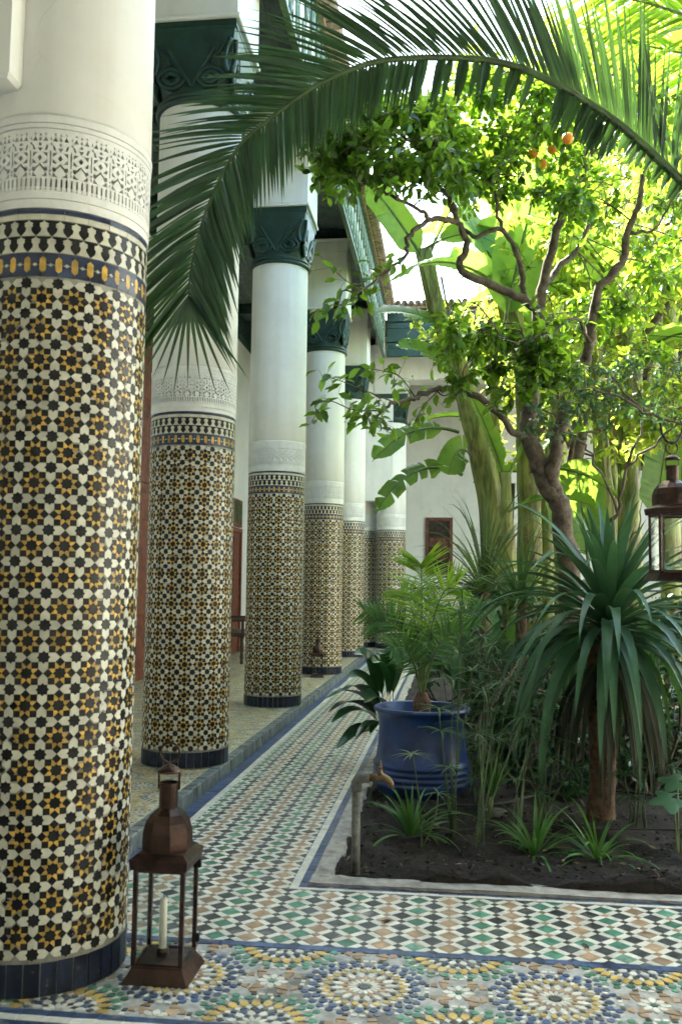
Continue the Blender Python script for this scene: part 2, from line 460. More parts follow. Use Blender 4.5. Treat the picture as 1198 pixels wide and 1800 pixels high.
# ---- lozenge paving: coloured squares set on the diagonal, white strips, small squares at the crossings
PITCH = .0815; AQ = .0560; WS = PITCH-AQ
q2 = math.sqrt(.5)
cells = []
for i in range(-260, 261):
    for j in range(-260, 261):
        x = (i-j)*PITCH*q2; y = (i+j)*PITCH*q2+3.2
        if y < 3.05 or y > 16.8 or x < -1.47 or x > 2.1 or (y > 3.8 and x > -.55): continue
        cells.append((i, j, x, y))
def in_path(x, y, m=.012):
    front = (-1.40 < x < 2.0) and (3.160+m < y < 3.722-m)
    alley = (-1.300+m < x < -.640-m) and (3.70 <= y < 16.72)
    return front or alley
half = lambda a, b: [(-a/2,-b/2),(a/2,-b/2),(a/2,b/2),(-a/2,b/2)]
def clip_rect(P, x0, x1, y0, y1):
    for ax, lim, sg in ((0,x0,1),(0,x1,-1),(1,y0,1),(1,y1,-1)):
        out = []
        for k in range(len(P)):
            a, b = P[k-1], P[k]; ia = (a[ax]-lim)*sg >= 0; ib = (b[ax]-lim)*sg >= 0
            if ia != ib:
                t = (lim-a[ax])/(b[ax]-a[ax]); out.append((a[0]+t*(b[0]-a[0]), a[1]+t*(b[1]-a[1])))
            if ib: out.append(b)
        P = out
        if len(P) < 3: return []
    return P
def zone(x, y):
    if y < 3.722: return (-1.40, 2.0, 3.1605, 99 if -1.300 < x < -.640 else 3.7215)
    return (-1.3005, -.6405, 3.0, 16.72)
cut = {'f_brown': MB(), 'f_black': MB(), 'f_green': MB(), 'f_white': MB()}
def want(x, y, w, h, rot, mt):
    """True if the whole tile lies inside the paving; a tile cut by the border is built as its remainder"""
    c, s_ = math.cos(rot), math.sin(rot)
    P = [(x+u*c-v*s_, y+u*s_+v*c) for u, v in half(w*.975, h*.975)]
    z = zone(x, y)
    if all(z[0] <= p[0] <= z[1] and z[2] <= p[1] <= z[3] for p in P): return True
    Q = clip_rect(P, *z)
    if len(Q) >= 3:
        q = np.array(Q); ar = .5*abs((q[:,0]*np.roll(q[:,1],-1)-q[:,1]*np.roll(q[:,0],-1)).sum())
        if ar > 2e-5:
            V, F = prism2d(ccw(q), gap=.0003, inset=.0006); cut[mt].add(V, F)
    return False
cols = {0: [], 1: [], 2: []}; wa = []; wb = []; crb = []; crw = []
CM = ('f_brown', 'f_black', 'f_green')
for (i, j, x, y) in cells:
    k = (i-j) % 4
    c = 1 if k in (1, 3) else (0 if k == 0 else 2)
    if RNG.random() < .05: c = int(RNG.integers(0, 3))
    if want(x, y, AQ, AQ, PI/4, CM[c]): cols[c].append((x, y))
    xa = x+PITCH/2*q2; ya = y+PITCH/2*q2
    if want(xa, ya, WS, AQ, PI/4, 'f_white'): wa.append((xa, ya))
    xb = x-PITCH/2*q2; yb = ya
    if want(xb, yb, WS, AQ, -PI/4, 'f_white'): wb.append((xb, yb))
    m_ = 'f_black' if k in (1, 3) else 'f_brown'
    if want(x, y+PITCH*q2, WS, WS, PI/4, m_): (crb if k in (1, 3) else crw).append((x, y+PITCH*q2))
for mt, mb_ in cut.items():
    if mb_.n: mb_.build("cut_border_tiles", MT[mt], PATH, kind="stuff")
Vd, Fd = prism2d(half(AQ, AQ))
Vw, Fw = prism2d(half(WS, AQ)); Vc, Fc = prism2d(half(WS, WS), gap=.0005, inset=.0008)
for c, nm, mt in ((0, "tan_lozenge_tile", 'f_brown'), (1, "black_lozenge_tile", 'f_black'), (2, "green_lozenge_tile", 'f_green')):
    lay(PATH, nm, MT[mt], Vd, Fd, cols[c], PI/4)
lay(PATH, "white_strip_tile", MT['f_white'], Vw, Fw, wa+wb, [PI/4]*len(wa)+[-PI/4]*len(wb), near=(-.1,3.0))
lay(PATH, "black_crossing_tile", MT['f_black'], Vc, Fc, crb, PI/4, n_single=200)
lay(PATH, "tan_crossing_tile", MT['f_brown'], Vc, Fc, crw, PI/4, n_single=200)

# ---- border strips
def strip(name, mt, x0, x1, y0, y1, L, axis, z=0.0, parent=PATH, n_single=300, h=.004):
    if axis == 'y':
        n = int((y1-y0)/L); V, F = prism2d(half(x1-x0, L), h=h); pts = [((x0+x1)/2, y0+(k+.5)*L) for k in range(n)]
    else:
        n = int((x1-x0)/L); V, F = prism2d(half(L, y1-y0), h=h); pts = [(x0+(k+.5)*L, (y0+y1)/2) for k in range(n)]
    lay(parent, name, MT[mt], V, F, pts, 0.0, z, n_single)
strip("white_border_tile", 'f_white', -.640, -.605, 3.735, 16.7, .055, 'y')
strip("blue_border_tile", 'f_blue', -.604, -.566, 3.752, 16.7, .055, 'y')
strip("white_border_tile", 'f_white', -.640, 2.0, 3.722, 3.746, .075, 'x')
strip("blue_border_tile", 'f_blue', -.604, 2.0, 3.747, 3.774, .075, 'x')
strip("blue_border_tile", 'f_blue', -1.40, 2.0, 3.122, 3.160, .09, 'x')
strip("white_border_tile", 'f_white', -1.340, -1.301, 3.165, 16.7, .07, 'y')
strip("blue_gutter_tile", 'f_blue', -1.418, -1.342, 3.165, 16.75, .10, 'y')
strip("white_border_tile", 'f_white', -1.42, 2.0, 2.515, 2.548, .075, 'x')
strip("blue_border_tile", 'f_blue', -1.42, 2.0, 2.549, 2.580, .075, 'x')
strip("blue_border_tile", 'f_blue', -1.42, 2.0, 2.470, 2.513, .09, 'x')
strip("white_border_tile", 'f_white', -1.42, 2.0, 2.43, 2.468, .09, 'x')
# ---- gallery kerb: a riser of slate tiles with a rounded nosing
kr = MB()
kb = MB().box((-.0325,-.049,-.004), (.0325,.049,.0832), bev=.006).mesh("kerb_tile", MT['kerb'])
y = 3.31
for k in range(136):
    if k < 300:
        o = link("kerb_tile", kb, gal); o.location = (-1.4515+RNG.normal(0,.0012), y, RNG.normal(0,.0012)); o.rotation_euler = (0, RNG.normal(0,.01), RNG.normal(0,.01))
    y += .0995
kb2 = MB().box((-.05,-.0325,-.004), (.05,.0325,.0832), bev=.006).mesh("kerb_tile", MT['kerb'])
for k in range(60):
    o = link("kerb_tile", kb2, gal); o.location = (-1.36+k*.102, 16.815, RNG.normal(0,.0012))

# ---- rosette paving
def kite(r0, r1, w, rm=None):
    rm = rm if rm else r0+(r1-r0)*.55
    w *= 1.40
    return [(r0-.001,0),(rm,-w/2),(r1+.001,0),(rm,w/2)]
def petal(r0, r1, w):
    L = r1-r0; w *= 1.22
    return [(r0,0),(r0+.22*L,-w*.38),(r0+.6*L,-w*.5),(r0+.88*L,-w*.25),(r1,0),(r0+.88*L,w*.25),(r0+.6*L,w*.5),(r0+.22*L,w*.38)]
def ngon(r, n, a0=0.0, star=None):
    if star: return [((r if k % 2 == 0 else r*star)*math.cos(a0+PI*k/n), (r if k % 2 == 0 else r*star)*math.sin(a0+PI*k/n)) for k in range(2*n)]
    return [(r*math.cos(a0+2*PI*k/n), r*math.sin(a0+2*PI*k/n)) for k in range(n)]
HP = .284
ROS_A = [('f_black', ngon(.020,16,0,.8), 1, 0), ('f_white', petal(.020,.054,.011), 16, .5), ('f_brown', petal(.040,.080,.0125), 16, 0),
         ('f_white', petal(.060,.102,.017), 16, .5), ('f_black', kite(.088,.110,.011), 16, 0), ('f_ochre', petal(.104,.130,.017), 24, .5),
         ('f_white', kite(.118,.142,.014), 24, 0), ('f_black', kite(.133,.150,.010), 24, .5), ('f_blue', petal(.141,.172,.021), 24, 0), ('f_white', kite(.156,.176,.010), 24, .5), ('f_blue', ngon(.0125,8), 32, .5, .183), ('f_white', ngon(.0080,6), 32, 0, .194), ('f_blue', ngon(.0125,8), 36, 0, .207)]
ROS_B = [('f_brown', ngon(.014,12,0,.75), 1, 0), ('f_white', petal(.014,.050,.013), 12, .5), ('f_black', kite(.034,.062,.012), 12, 0),
         ('f_white', petal(.050,.082,.020), 12, .5), ('f_blue', kite(.066,.094,.018), 12, 0), ('f_black', kite(.084,.108,.016), 20, .5),
         ('f_white', kite(.092,.118,.014), 20, 0), ('f_ochre', petal(.110,.152,.023), 24, .5), ('f_black', kite(.128,.154,.012), 24, 0), ('f_green', petal(.152,.182,.024), 24, 0), ('f_white', kite(.160,.182,.008), 24, .5), ('f_green', ngon(.0125,8), 34, 0, .193), ('f_white', ngon(.0085,6), 34, .5, .203), ('f_black', ngon(.012,8), 36, 0, .215)]
SQ = []   # brown square with a white star between the rosettes
for (ax, ay) in ((-1,-1),(1,-1),(1,1),(-1,1)):
    SQ.append(('f_brown', [(ax*.015,ay*.045),(ax*.045,ay*.015),(ax*.060,ay*.060)]))
    SQ.append(('f_brown', [(ax*.028,ay*.062),(ax*.060,ay*.066),(ax*.050,ay*.084),(ax*.03,ay*.084)]))
    SQ.append(('f_brown', [(ax*.062,ay*.028),(ax*.066,ay*.060),(ax*.084,ay*.050),(ax*.084,ay*.03)]))
for k in range(8):
    a = k*PI/4
    SQ.append(('f_white', [(x*math.cos(a)-y_*math.sin(a), x*math.sin(a)+y_*math.cos(a)) for x, y_ in petal(.012,.050,.018)]))
SQ.append(('f_green', ngon(.011,8,0,.8)))
for k in range(4):
    for s in (-.036, -.012, .012, .036):
        a = k*PI/2
        SQ.append(('f_black' if abs(s) > .02 else 'f_white', [(x*math.cos(a)-y_*math.sin(a), x*math.sin(a)+y_*math.cos(a)) for x, y_ in [(.088,s-.009),(.102,s-.009),(.102,s+.009),(.088,s+.009)]]))
TNAME = {'f_black': 'black', 'f_white': 'white', 'f_brown': 'tan', 'f_blue': 'blue', 'f_ochre': 'ochre', 'f_green': 'green'}
def rosettes(parent, xr, yr, ox, oy, zl, singles, sc=1.0, swap=None, clip=None, mk=prism2d):
    bag = {}
    nx0, nx1 = int((xr[0]-ox)/(HP*sc))-1, int((xr[1]-ox)/(HP*sc))+2
    ny0, ny1 = int((yr[0]-oy)/(HP*sc))-1, int((yr[1]-oy)/(HP*sc))+2
    kinds = {}
    for a in range(nx0, nx1):
        for b in range(ny0, ny1):
            cx = ox+a*HP*sc; cy = oy+b*HP*sc
            if a % 2 == 0 and b % 2 == 0: R = ROS_A
            elif a % 2 == 1 and b % 2 == 1: R = ROS_B
            else: R = None
            if R is not None:
                for li, e in enumerate(R):
                    n = e[2]; key = ('A' if R is ROS_A else 'B', li)
                    off = e[4] if len(e) > 4 else 0
                    pl = np.asarray(e[1]) + np.array([off, 0])
                    cen = pl.mean(0) if n > 1 else np.zeros(2)
                    kinds.setdefault(key, [e[0], pl-cen, []])
                    for k in range(n):
                        t = (k+e[3])*2*PI/n
                        # rings outside the rosette's own square are left out at the sides
                        lx = cen[0]*math.cos(t)-cen[1]*math.sin(t); ly = cen[0]*math.sin(t)+cen[1]*math.cos(t)
                        if max(abs(lx)+abs(ly)*.0, abs(ly)) > .19 and off == 0 and n > 1: pass
                        # keep clear of the four squares
                        if abs(lx) > HP-.105 and abs(ly) < .105: continue
                        if abs(ly) > HP-.105 and abs(lx) < .105: continue
                        if abs(lx)+abs(ly) > HP-.010: continue
                        x, y_ = cx+lx*sc, cy+ly*sc
                        if xr[0] < x < xr[1] and yr[0] < y_ < yr[1] and (clip is None or clip(x, y_)):
                            kinds[key][2].append((x, y_, t))
            else:
                for li, (mt, pl) in enumerate(SQ):
                    pl = np.asarray(pl, float); cen = pl.mean(0); key = ('S', li)
                    kinds.setdefault(key, [mt, pl-cen, []])
                    x, y_ = cx+cen[0]*sc, cy+cen[1]*sc
                    if xr[0] < x < xr[1] and yr[0] < y_ < yr[1] and (clip is None or clip(x, y_)):
                        kinds[key][2].append((x, y_, 0.0))
    # group by colour: nearest ones single, the rest joined
    single = {}
    for key, (mt, pl, pts) in kinds.items():
        if not pts: continue
        mt2 = swap.get(mt, mt) if swap else mt
        V, F = mk(ccw(pl*sc), gap=.0005, inset=.0006) if mk is prism2d else mk(ccw(pl*sc))
        single.setdefault(mt2, []).append((key, V, F, np.asarray(pts)))
    for mt, lst in single.items():
        allp = np.concatenate([l[3] for l in lst]); d = np.hypot(allp[:,0]+.0, allp[:,1]-2.75)
        cut = np.sort(d)[min(singles, len(d)-1)] if singles else -1
        mb = MB(); nm = TNAME[mt]+"_mosaic_tile"
        for key, V, F, pts in lst:
            dd = np.hypot(pts[:,0], pts[:,1]-2.75); near = dd < cut
            if near.any():
                me = MB().add(V, F).mesh(nm, MT[mt])
                for x, y_, t in pts[near]:
                    o = bpy.data.objects.new(nm, me); COL.objects.link(o); o.parent = parent
                    o.location = (x, y_, zl+RNG.normal(0,.0003)); o.rotation_euler = (RNG.normal(0,.008), RNG.normal(0,.008), t)
            r = pts[~near]
            if len(r):
                t = r[:,2]; z = np.zeros(len(r))
                A = np.stack([np.cos(t), np.sin(t), RNG.normal(0,.008,len(r))], 1); B = np.stack([-np.sin(t), np.cos(t), RNG.normal(0,.008,len(r))], 1)
                instances(mb, V, F, np.c_[r[:,:2], zl+RNG.normal(0,.0003,len(r))], A, B, np.stack([z,z,z+1],1))
        if mb.n: mb.build(nm+"s_beyond", MT[mt], parent, kind="stuff")
col1_xy = (-1.312, 2.90)
rosettes(PATH, (-1.42,1.9), (2.584,3.118), -.256, 2.868, 0.0, 280, clip=lambda x, y: math.hypot(x-col1_xy[0], y-col1_xy[1]) > .25)
def flatpoly(pl):
    n = len(pl); c = pl.mean(0); P = c+(pl-c)*.93
    return np.c_[P, np.full(n, .0035)], [tuple(range(n))]
rosettes(gal, (-3.66,-1.49), (3.3,16.6), -1.95, 4.0, .0765, 0, sc=.78, swap={'f_brown': 'f_ochre', 'f_black': 'f_blue', 'f_green': 'f_ochre'}, mk=flatpoly)
rosettes(gal, (-1.45,3.0), (16.9,19.8), -1.95, 17.0, .0762, 0, sc=.78, swap={'f_brown': 'f_ochre', 'f_black': 'f_blue'}, mk=flatpoly)

# ---- planting bed: cement edging and soil
ed = MB()
def rough_bar(p0, p1, w, z1, n):
    """a cement edging with an uneven inner edge"""
    p0 = np.array(p0); p1 = np.array(p1); t = (p1-p0)/np.linalg.norm(p1-p0); s = np.array([-t[1], t[0]])
    V = []; F = []; ph = RNG.uniform(0,6,4); Lb = np.linalg.norm(p1-p0)
    for k in range(n+1):
        c = p0+(p1-p0)*k/n; q_ = k/n*Lb; wob = .006*math.sin(q_*9+ph[0])+.004*math.sin(q_*23+ph[1])+RNG.normal(0,.0012); zt = z1+.002*math.sin(q_*6+ph[2])+RNG.normal(0,.0008)
        a = c; b = c+s*(w+wob)
        for (q, z) in ((a,-.05),(a,zt-.006),(a+s*.006,zt),(b-s*.014,zt+RNG.normal(0,.0008)),(b,zt-.016),(b+s*.004,-.05)):
            V.append((q[0], q[1], z))
    for k in range(n):
        for j in range(5):
            F.append((6*k+j, 6*k+j+1, 6*k+j+7, 6*k+j+6))
    F.append((0,1,2,3,4,5)); F.append(tuple(6*n+j for j in (5,4,3,2,1,0)))
    return np.array(V), F
V, F = rough_bar((2.1,3.7755), (-.565,3.7755), -.082, .018, 90); ed.add(V, F)
V, F = rough_bar((-.5645,16.6), (-.5645,3.858), .088, .018, 300); ed.add(V, F)
edge = struct(ed.build("bed_edging", MT['concrete']))
nx, ny = 90, 130
gx = np.linspace(-.485, 7.5, nx)**1.0; gx = -.485+8.0*(np.linspace(0,1,nx)**2.0)
gy = 3.846+13.0*(np.linspace(0,1,ny)**2.2)
X, Y = np.meshgrid(gx, gy, indexing='ij')
Z = .006+.018*np.sin(X*9+1)*np.sin(Y*7)+.012*np.sin(X*23+Y*17)+RNG.normal(0,.007,X.shape)+.03*np.clip((X+.3)*2,0,1)
Z = np.minimum(Z, .075); Z[0,:] = .004; Z[:,0] = .004
ii = np.arange(nx*ny).reshape(nx, ny)
Fq = np.stack([ii[:-1,:-1], ii[1:,:-1], ii[1:,1:], ii[:-1,1:]], -1).reshape(-1,4)
soil = struct(MB().add(np.stack([X,Y,Z],-1).reshape(-1,3), Fq).build("soil", MT['soil'], smooth=True))
# loose clods and leaf litter
mb = MB(); n = 1900
px = -.46+2.6*RNG.random(n)**1.2; py = 3.87+3.2*RNG.random(n)**1.5
T = np.c_[px, py, np.full(n, .025)+RNG.random(n)*.012+.025*np.clip((px+.3)*2,0,1)]
th = RNG.random(n)*2*PI; s = .004+.016*RNG.random(n)**3
oc = [(1,0,0),(0,1,0),(-1,0,0),(0,-1,0),(.2,.2,.8),(-.1,0,-.8),(.7,.7,.3),(-.7,.6,.2)]
of = [(0,6,4),(6,1,4),(1,7,4),(7,2,4),(2,3,4),(3,0,4),(6,0,5),(1,6,5),(7,1,5),(2,7,5),(3,2,5),(0,3,5)]
instances(mb, oc, of, T, np.c_[np.cos(th),np.sin(th),RNG.normal(0,.3,n)]*s[:,None], np.c_[-np.sin(th),np.cos(th),RNG.normal(0,.3,n)]*s[:,None]*.8, np.c_[RNG.normal(0,.2,n),RNG.normal(0,.2,n),np.ones(n)]*s[:,None]*.7)
cl = mb.build("soil_clods", MT['clod'], kind="stuff"); tag(cl, "loose dark clods scattered over the soil of the planting bed", "soil")
mb = MB(); n = 420
px = -.44+2.4*RNG.random(n); py = 3.88+2.6*RNG.random(n)**1.4
th = RNG.random(n)*2*PI; s = .012+.03*RNG.random(n)
instances(mb, [(0,0,0),(.5,.16,.08),(1,0,.0),(.5,-.16,.1)], [(0,1,2),(0,2,3)], np.c_[px,py,.045+.03*np.clip((px+.3)*2,0,1)+.01*RNG.random(n)], np.c_[np.cos(th),np.sin(th),RNG.normal(0,.25,n)]*s[:,None], np.c_[-np.sin(th),np.cos(th),RNG.normal(0,.3,n)]*s[:,None], np.c_[RNG.normal(0,.2,n),RNG.normal(0,.2,n),np.ones(n)]*s[:,None])
lt = mb.build("leaf_litter", leafmat('dry_litter', (.20,.14,.08), (.1,.07,.03), .15, .8, .5), kind="stuff"); tag(lt, "dry curled leaf bits littering the dark planting bed", "leaf litter")

# ================================================================== COLUMNS
R_COL = .275
NAR = 18
CELL = 2*PI*R_COL/NAR
CELLV = .0941
MARG = .21
s8 = .2071
OCT = [(s8*(1 if k % 2 == 0 else .765)*math.cos(k*PI/8), s8*(1 if k % 2 == 0 else .765)*math.sin(k*PI/8)) for k in range(16)]
def rot2(P, a):
    P = np.asarray(P, float); c, s = math.cos(a), math.sin(a)
    return np.stack([P[:,0]*c-P[:,1]*s, P[:,0]*s+P[:,1]*c], 1)
Rq, dq = .3536, .1464
SQR = [(Rq-dq,0),(Rq,-dq),(Rq+dq,0),(Rq,dq)]
t8 = PI/8
DART = [(s8*.765*math.cos(t8), s8*.765*math.sin(t8)), (s8,0), (.3827*math.cos(t8), .3827*math.sin(t8)), (s8*math.cos(PI/4), s8*math.sin(PI/4))]
nt_ = s8*.765
SHIELD = [(0,.5),(.1464,.3536),(.3536,.3536),(.5+nt_*math.cos(PI*1.125), .5+nt_*math.sin(PI*1.125)),(.5-s8,.5),(.5+nt_*math.cos(PI*.875), .5+nt_*math.sin(PI*.875)),(.3536,.6464),(.1464,.6464)]
PIECES = [("rosette_star_tile", 't_black', OCT, (0,0)), ("cross_star_tile", 't_black', OCT, (.5,.5))]
for k in range(8):
    PIECES.append(("square_tile", 't_black', rot2(SQR, k*PI/4), None))
    PIECES.append(("dart_tile", 't_ochre', rot2(DART, k*PI/4), None))
SH0 = np.asarray(SHIELD)-np.array([.5,.5])
for k in range(4):
    PIECES.append(("shield_tile", 't_white', rot2(SH0, k*PI/2)+np.array([.5,.5]), None))

def cyl_tile(poly, R=R_COL, h=.0028, gap=.0004, inset=.0005):
    """tile bent on the column: poly in metres (u round the shaft, v up) about its own centre"""
    P = ccw(poly); n = len(P); c = P.mean(0); size = np.sqrt(((P-c)**2).sum(1)).mean()
    V = []
    for g, r in ((gap, R-.003), (gap, R+h-inset), (gap+inset, R+h)):
        Q = c+(P-c)*max(.3, 1-g/size)
        a = Q[:,0]/R
        V.append(np.stack([r*np.cos(a), r*np.sin(a), Q[:,1]], 1))
    V = np.concatenate(V); F = [tuple(range(2*n,3*n))]
    for k in (0,1):
        for j in range(n):
            F.append((k*n+j, k*n+(j+1) % n, (k+1)*n+(j+1) % n, (k+1)*n+j))
    return V, F

TMPL = []
for nm, mt, pl, off in PIECES:
    pl = np.asarray(pl, float)
    if off is not None: pl = pl+np.array(off)
    cen = pl.mean(0)
    V, F = cyl_tile((pl-cen)*np.array([CELL, CELLV]))
    TMPL.append((nm, mt, V, F, cen))
TILE_MATS = [MT['t_black'], MT['t_ochre'], MT['t_white']]
TM_I = {'t_black': 0, 't_ochre': 1, 't_white': 2}

def tile_field(rows, z0, singles, phase, face, budget=300):
    """returns (rest mesh, list of single tiles). singles: names built one by one on the side facing `face`"""
    mb = MB(); single = []
    for nm, mt, V, F, cen in TMPL:
        ang = []; zz = []
        top = z0+(rows+2*MARG)*CELLV
        for a in range(NAR):
            for r in range(-1, rows+1):
                zc = z0+(MARG+.5+r+cen[1])*CELLV
                if zc+V[:,2].max() > top+.003 or zc+V[:,2].min() < z0-.003: continue
                ang.append((a+cen[0])*2*PI/NAR+phase); zz.append(zc)
        ang = np.array(ang); zz = np.array(zz)
        d = np.abs((ang-face+PI) % (2*PI)-PI)
        take = np.zeros(len(ang), bool)
        if nm in singles:
            share = singles[nm]
            order = np.lexsort((np.abs(zz-1.2), np.round(d/.35)))
            order = order[d[order] < 1.5][:share]
            take[order] = True
        for t, z in zip(ang[take], zz[take]): single.append((nm, mt, V, F, t, z))
        t = ang[~take]; z = zz[~take]; n = len(t); o = np.zeros(n)
        j = RNG.normal(0,.012,n)
        instances(mb, V, F, np.stack([o,o,z],1), np.stack([np.cos(t),np.sin(t),j],1)*(1+RNG.normal(0,.0012,n))[:,None], np.stack([-np.sin(t),np.cos(t),j],1), np.stack([o,o,o+1],1), TM_I[mt])
    return mb, single

def cyl_map(P2, R):
    a = P2[:,0]/R_COL
    return np.stack([R*np.cos(a), R*np.sin(a), P2[:,1]], 1)

# pierced stucco band: one unit with its holes, repeated round the shaft
NU = 28; UW = 2*PI*R_COL/NU; UH = .190
def tri(*p): return [tuple(q) for q in p]
HOLES = []
for k in range(4):
    u = .125+.25*k
    HOLES.append(tri((u-.05,.035),(u+.05,.035),(u,.062)))
    HOLES.append(tri((u-.045,.085),(u+.045,.085),(u+.045,.205),(u,.222),(u-.045,.205)))
HOLES += [tri((.03,.27),(.09,.27),(.09,.31),(.03,.31)), tri((.03,.335),(.09,.335),(.09,.375),(.03,.375)),
          tri((.02,.43),(.08,.43),(.08,.66),(.05,.69),(.02,.66)),
          tri((.17,.255),(.43,.255),(.30,.285),(.20,.33)), tri((.63,.255),(.90,.255),(.87,.33),(.76,.285)),
          tri((.16,.36),(.30,.335),(.36,.375),(.45,.405),(.53,.435),(.61,.405),(.70,.375),(.76,.335),(.90,.36),(.86,.415),(.72,.405),(.53,.475),(.34,.405),(.20,.415)),
          tri((.17,.475),(.38,.475),(.17,.545)), tri((.89,.475),(.68,.475),(.89,.545)),
          tri((.53,.515),(.645,.565),(.53,.615),(.415,.565)),
          tri((.17,.655),(.17,.585),(.38,.655)), tri((.89,.655),(.68,.655),(.89,.585)),
          tri((.40,.735),(.66,.735),(.53,.675)),
          tri((.20,.70),(.30,.70),(.22,.775),(.14,.775)), tri((.86,.70),(.76,.70),(.84,.775),(.92,.775)),
          tri((-.0+.02,.80),(.12,.775),(.12,.83)), tri((.44,.80),(.53,.765),(.62,.80),(.53,.82)),
          tri((.16,.85),(.38,.85),(.27,.925)), tri((.68,.85),(.90,.85),(.79,.925)),
          tri((.46,.87),(.53,.845),(.60,.87),(.53,.915)), tri((.03,.87),(.10,.87),(.065,.93)),
          tri((.46,.94),(.60,.94),(.53,.975)), tri((.20,.955),(.34,.955),(.27,.985)), tri((.72,.955),(.86,.955),(.79,.985))]
def lace_mesh(z0):
    mb = MB()
    outer = [(0,0),(.25,0),(.5,0),(.75,0),(1,0),(1,.33),(1,.66),(1,1),(.75,1),(.5,1),(.25,1),(0,1),(0,.66),(0,.33)]
    grow = lambda h: (lambda P: P.mean(0)+(P-P.mean(0))*1.08)(ccw(h))
    loops = [outer]+[list(reversed([tuple(q) for q in grow(h)])) for h in HOLES]
    pts = [p for l in loops for p in l]
    tris = tessellate_polygon([[Vector((p[0]*UW, p[1]*UH, 0)) for p in l] for l in loops])
    P = np.array(pts)*np.array([UW, UH]); n = len(P)
    Ro, Ri = R_COL+.006, R_COL-.060
    for k in range(NU):
        Q = P+np.array([k*UW, z0])
        F = []
        for t in tris:
            a, b, c = t
            A = P[b]-P[a]; B = P[c]-P[a]
            F.append((a,b,c) if A[0]*B[1]-A[1]*B[0] > 0 else (a,c,b))
        i0 = len(outer)
        for h in loops[1:]:
            m = len(h)
            for j in range(m):
                a = i0+j; b = i0+(j+1) % m
                F.append((b, a, a+n, b+n))
            i0 += m
        mb.add(np.concatenate([cyl_map(Q, Ro), cyl_map(Q, Ri)]), F)
    return mb

def ring_prof(z0, z1, r, kind):
    return None

# bell-shaped tiles of the frieze
def bell(w, h, flip):
    s = [(0,0),(w*.5,0),(w*.44,.10*h),(w*.20,.20*h),(w*.26,.30*h),(w*.20,.36*h),(w*.34,.52*h),(w*.30,.72*h),(w*.12,.92*h),(0,h)]
    L = [(-x, y) for x, y in reversed(s[1:-1])]
    P = np.array(s+L)
    if flip: P = P*np.array([1,-1])+np.array([0,h])
    return P

NB = 36; BW = 2*PI*R_COL/NB
def cap_relief(mb, f):
    """carved almond loops and scrolled arch on one face of the capital (face looking +x rotated f quarter turns)"""
    def place(P):
        P = np.asarray(P, float)
        # P: (u across, v up 0..1) -> on the flaring face
        out = []
        for u, v in P:
            k = cap_half(v)
            x = k+.004; yv = u*k
            out.append((x, yv, v*.42+.08))
        Q = np.array(out); a = f*PI/2
        return np.stack([Q[:,0]*math.cos(a)-Q[:,1]*math.sin(a), Q[:,0]*math.sin(a)+Q[:,1]*math.cos(a), Q[:,2]], 1)
    t = np.linspace(0, 2*PI, 25)
    for s in (-1, 1):
        for rr, th in ((1.0, .016), (.55, .020)):
            mb.tube(place(np.stack([s*.50+.34*rr*np.cos(t), .24+.15*rr*np.sin(t)*(1-.35*np.cos(t)**2)], 1)), th, 6)
        tt = np.linspace(0, 1, 16)
        mb.tube(place(np.stack([s*(.02+.10*tt+.42*tt**1.5), .10+.30*tt+.28*tt**2], 1)), .015, 6)
        mb.tube(place(np.stack([s*(.92-.10*np.sin(tt*PI)), .30+.52*tt], 1)), .020, 6)
        mb.tube(place(np.stack([s*(.52+.30*tt), .44+.30*tt**.7+.03*np.sin(tt*9)], 1)), .012, 6)
def cap_half(v):
    return .255+.05*min(1, max(0, v))**1.2

def make_capital(z):
    """green carved capital: ring mouldings, a round-to-square body and an abacus"""
    mb = MB()
    mb.lathe([(.27,0),(.300,.004),(.308,.018),(.300,.034),(.286,.038),(.296,.046),(.300,.060),(.292,.074),(.27,.078)], 40)
    n = 48; V = []; zs = np.linspace(0, 1, 9)
    for v in zs:
        sq = min(1, .15+v*1.6); hw = cap_half(v)
        for k in range(n):
            a = 2*PI*k/n; c, s = math.cos(a), math.sin(a)
            rs = hw/max(abs(c), abs(s)); rs = min(rs, hw*1.38); rc = hw+.012
            r = rc+(rs-rc)*sq
            V.append((r*c, r*s, .076+v*.424))
    F = []
    for i in range(8):
        for k in range(n):
            a = i*n+k; b = i*n+(k+1) % n; F.append((a, b, b+n, a+n))
    F.append(tuple(range(8*n, 9*n)))
    mb.add(V, F)
    me_body = mb
    rel = MB()
    for f in range(4): cap_relief(rel, f)
    return me_body, rel
CAP_B, CAP_R = make_capital(0)
ME_CAP = CAP_B.mesh("capital", MT['green']); ME_REL = CAP_R.mesh("carving", MT['green'], True)
ME_AB = MB().box((-.309,-.309,.500), (.309,.309,.552), bev=.004).mesh("abacus", MT['green'])

def pier_mesh(z0, z1):
    mb = MB()
    mb.box((-.332,-.332,z0), (.332,.332,z0+.028), bev=.006)
    mb.box((-.318,-.318,z0+.0285), (.318,.318,z1-.18), bev=.008)
    mb.box((-.330,-.330,z1-.1795), (.330,.330,z1-.04), bev=.008)
    mb.box((-.348,-.348,z1-.0395), (.348,.348,z1), bev=.008)
    return mb.mesh("pier", MT['plaster'])

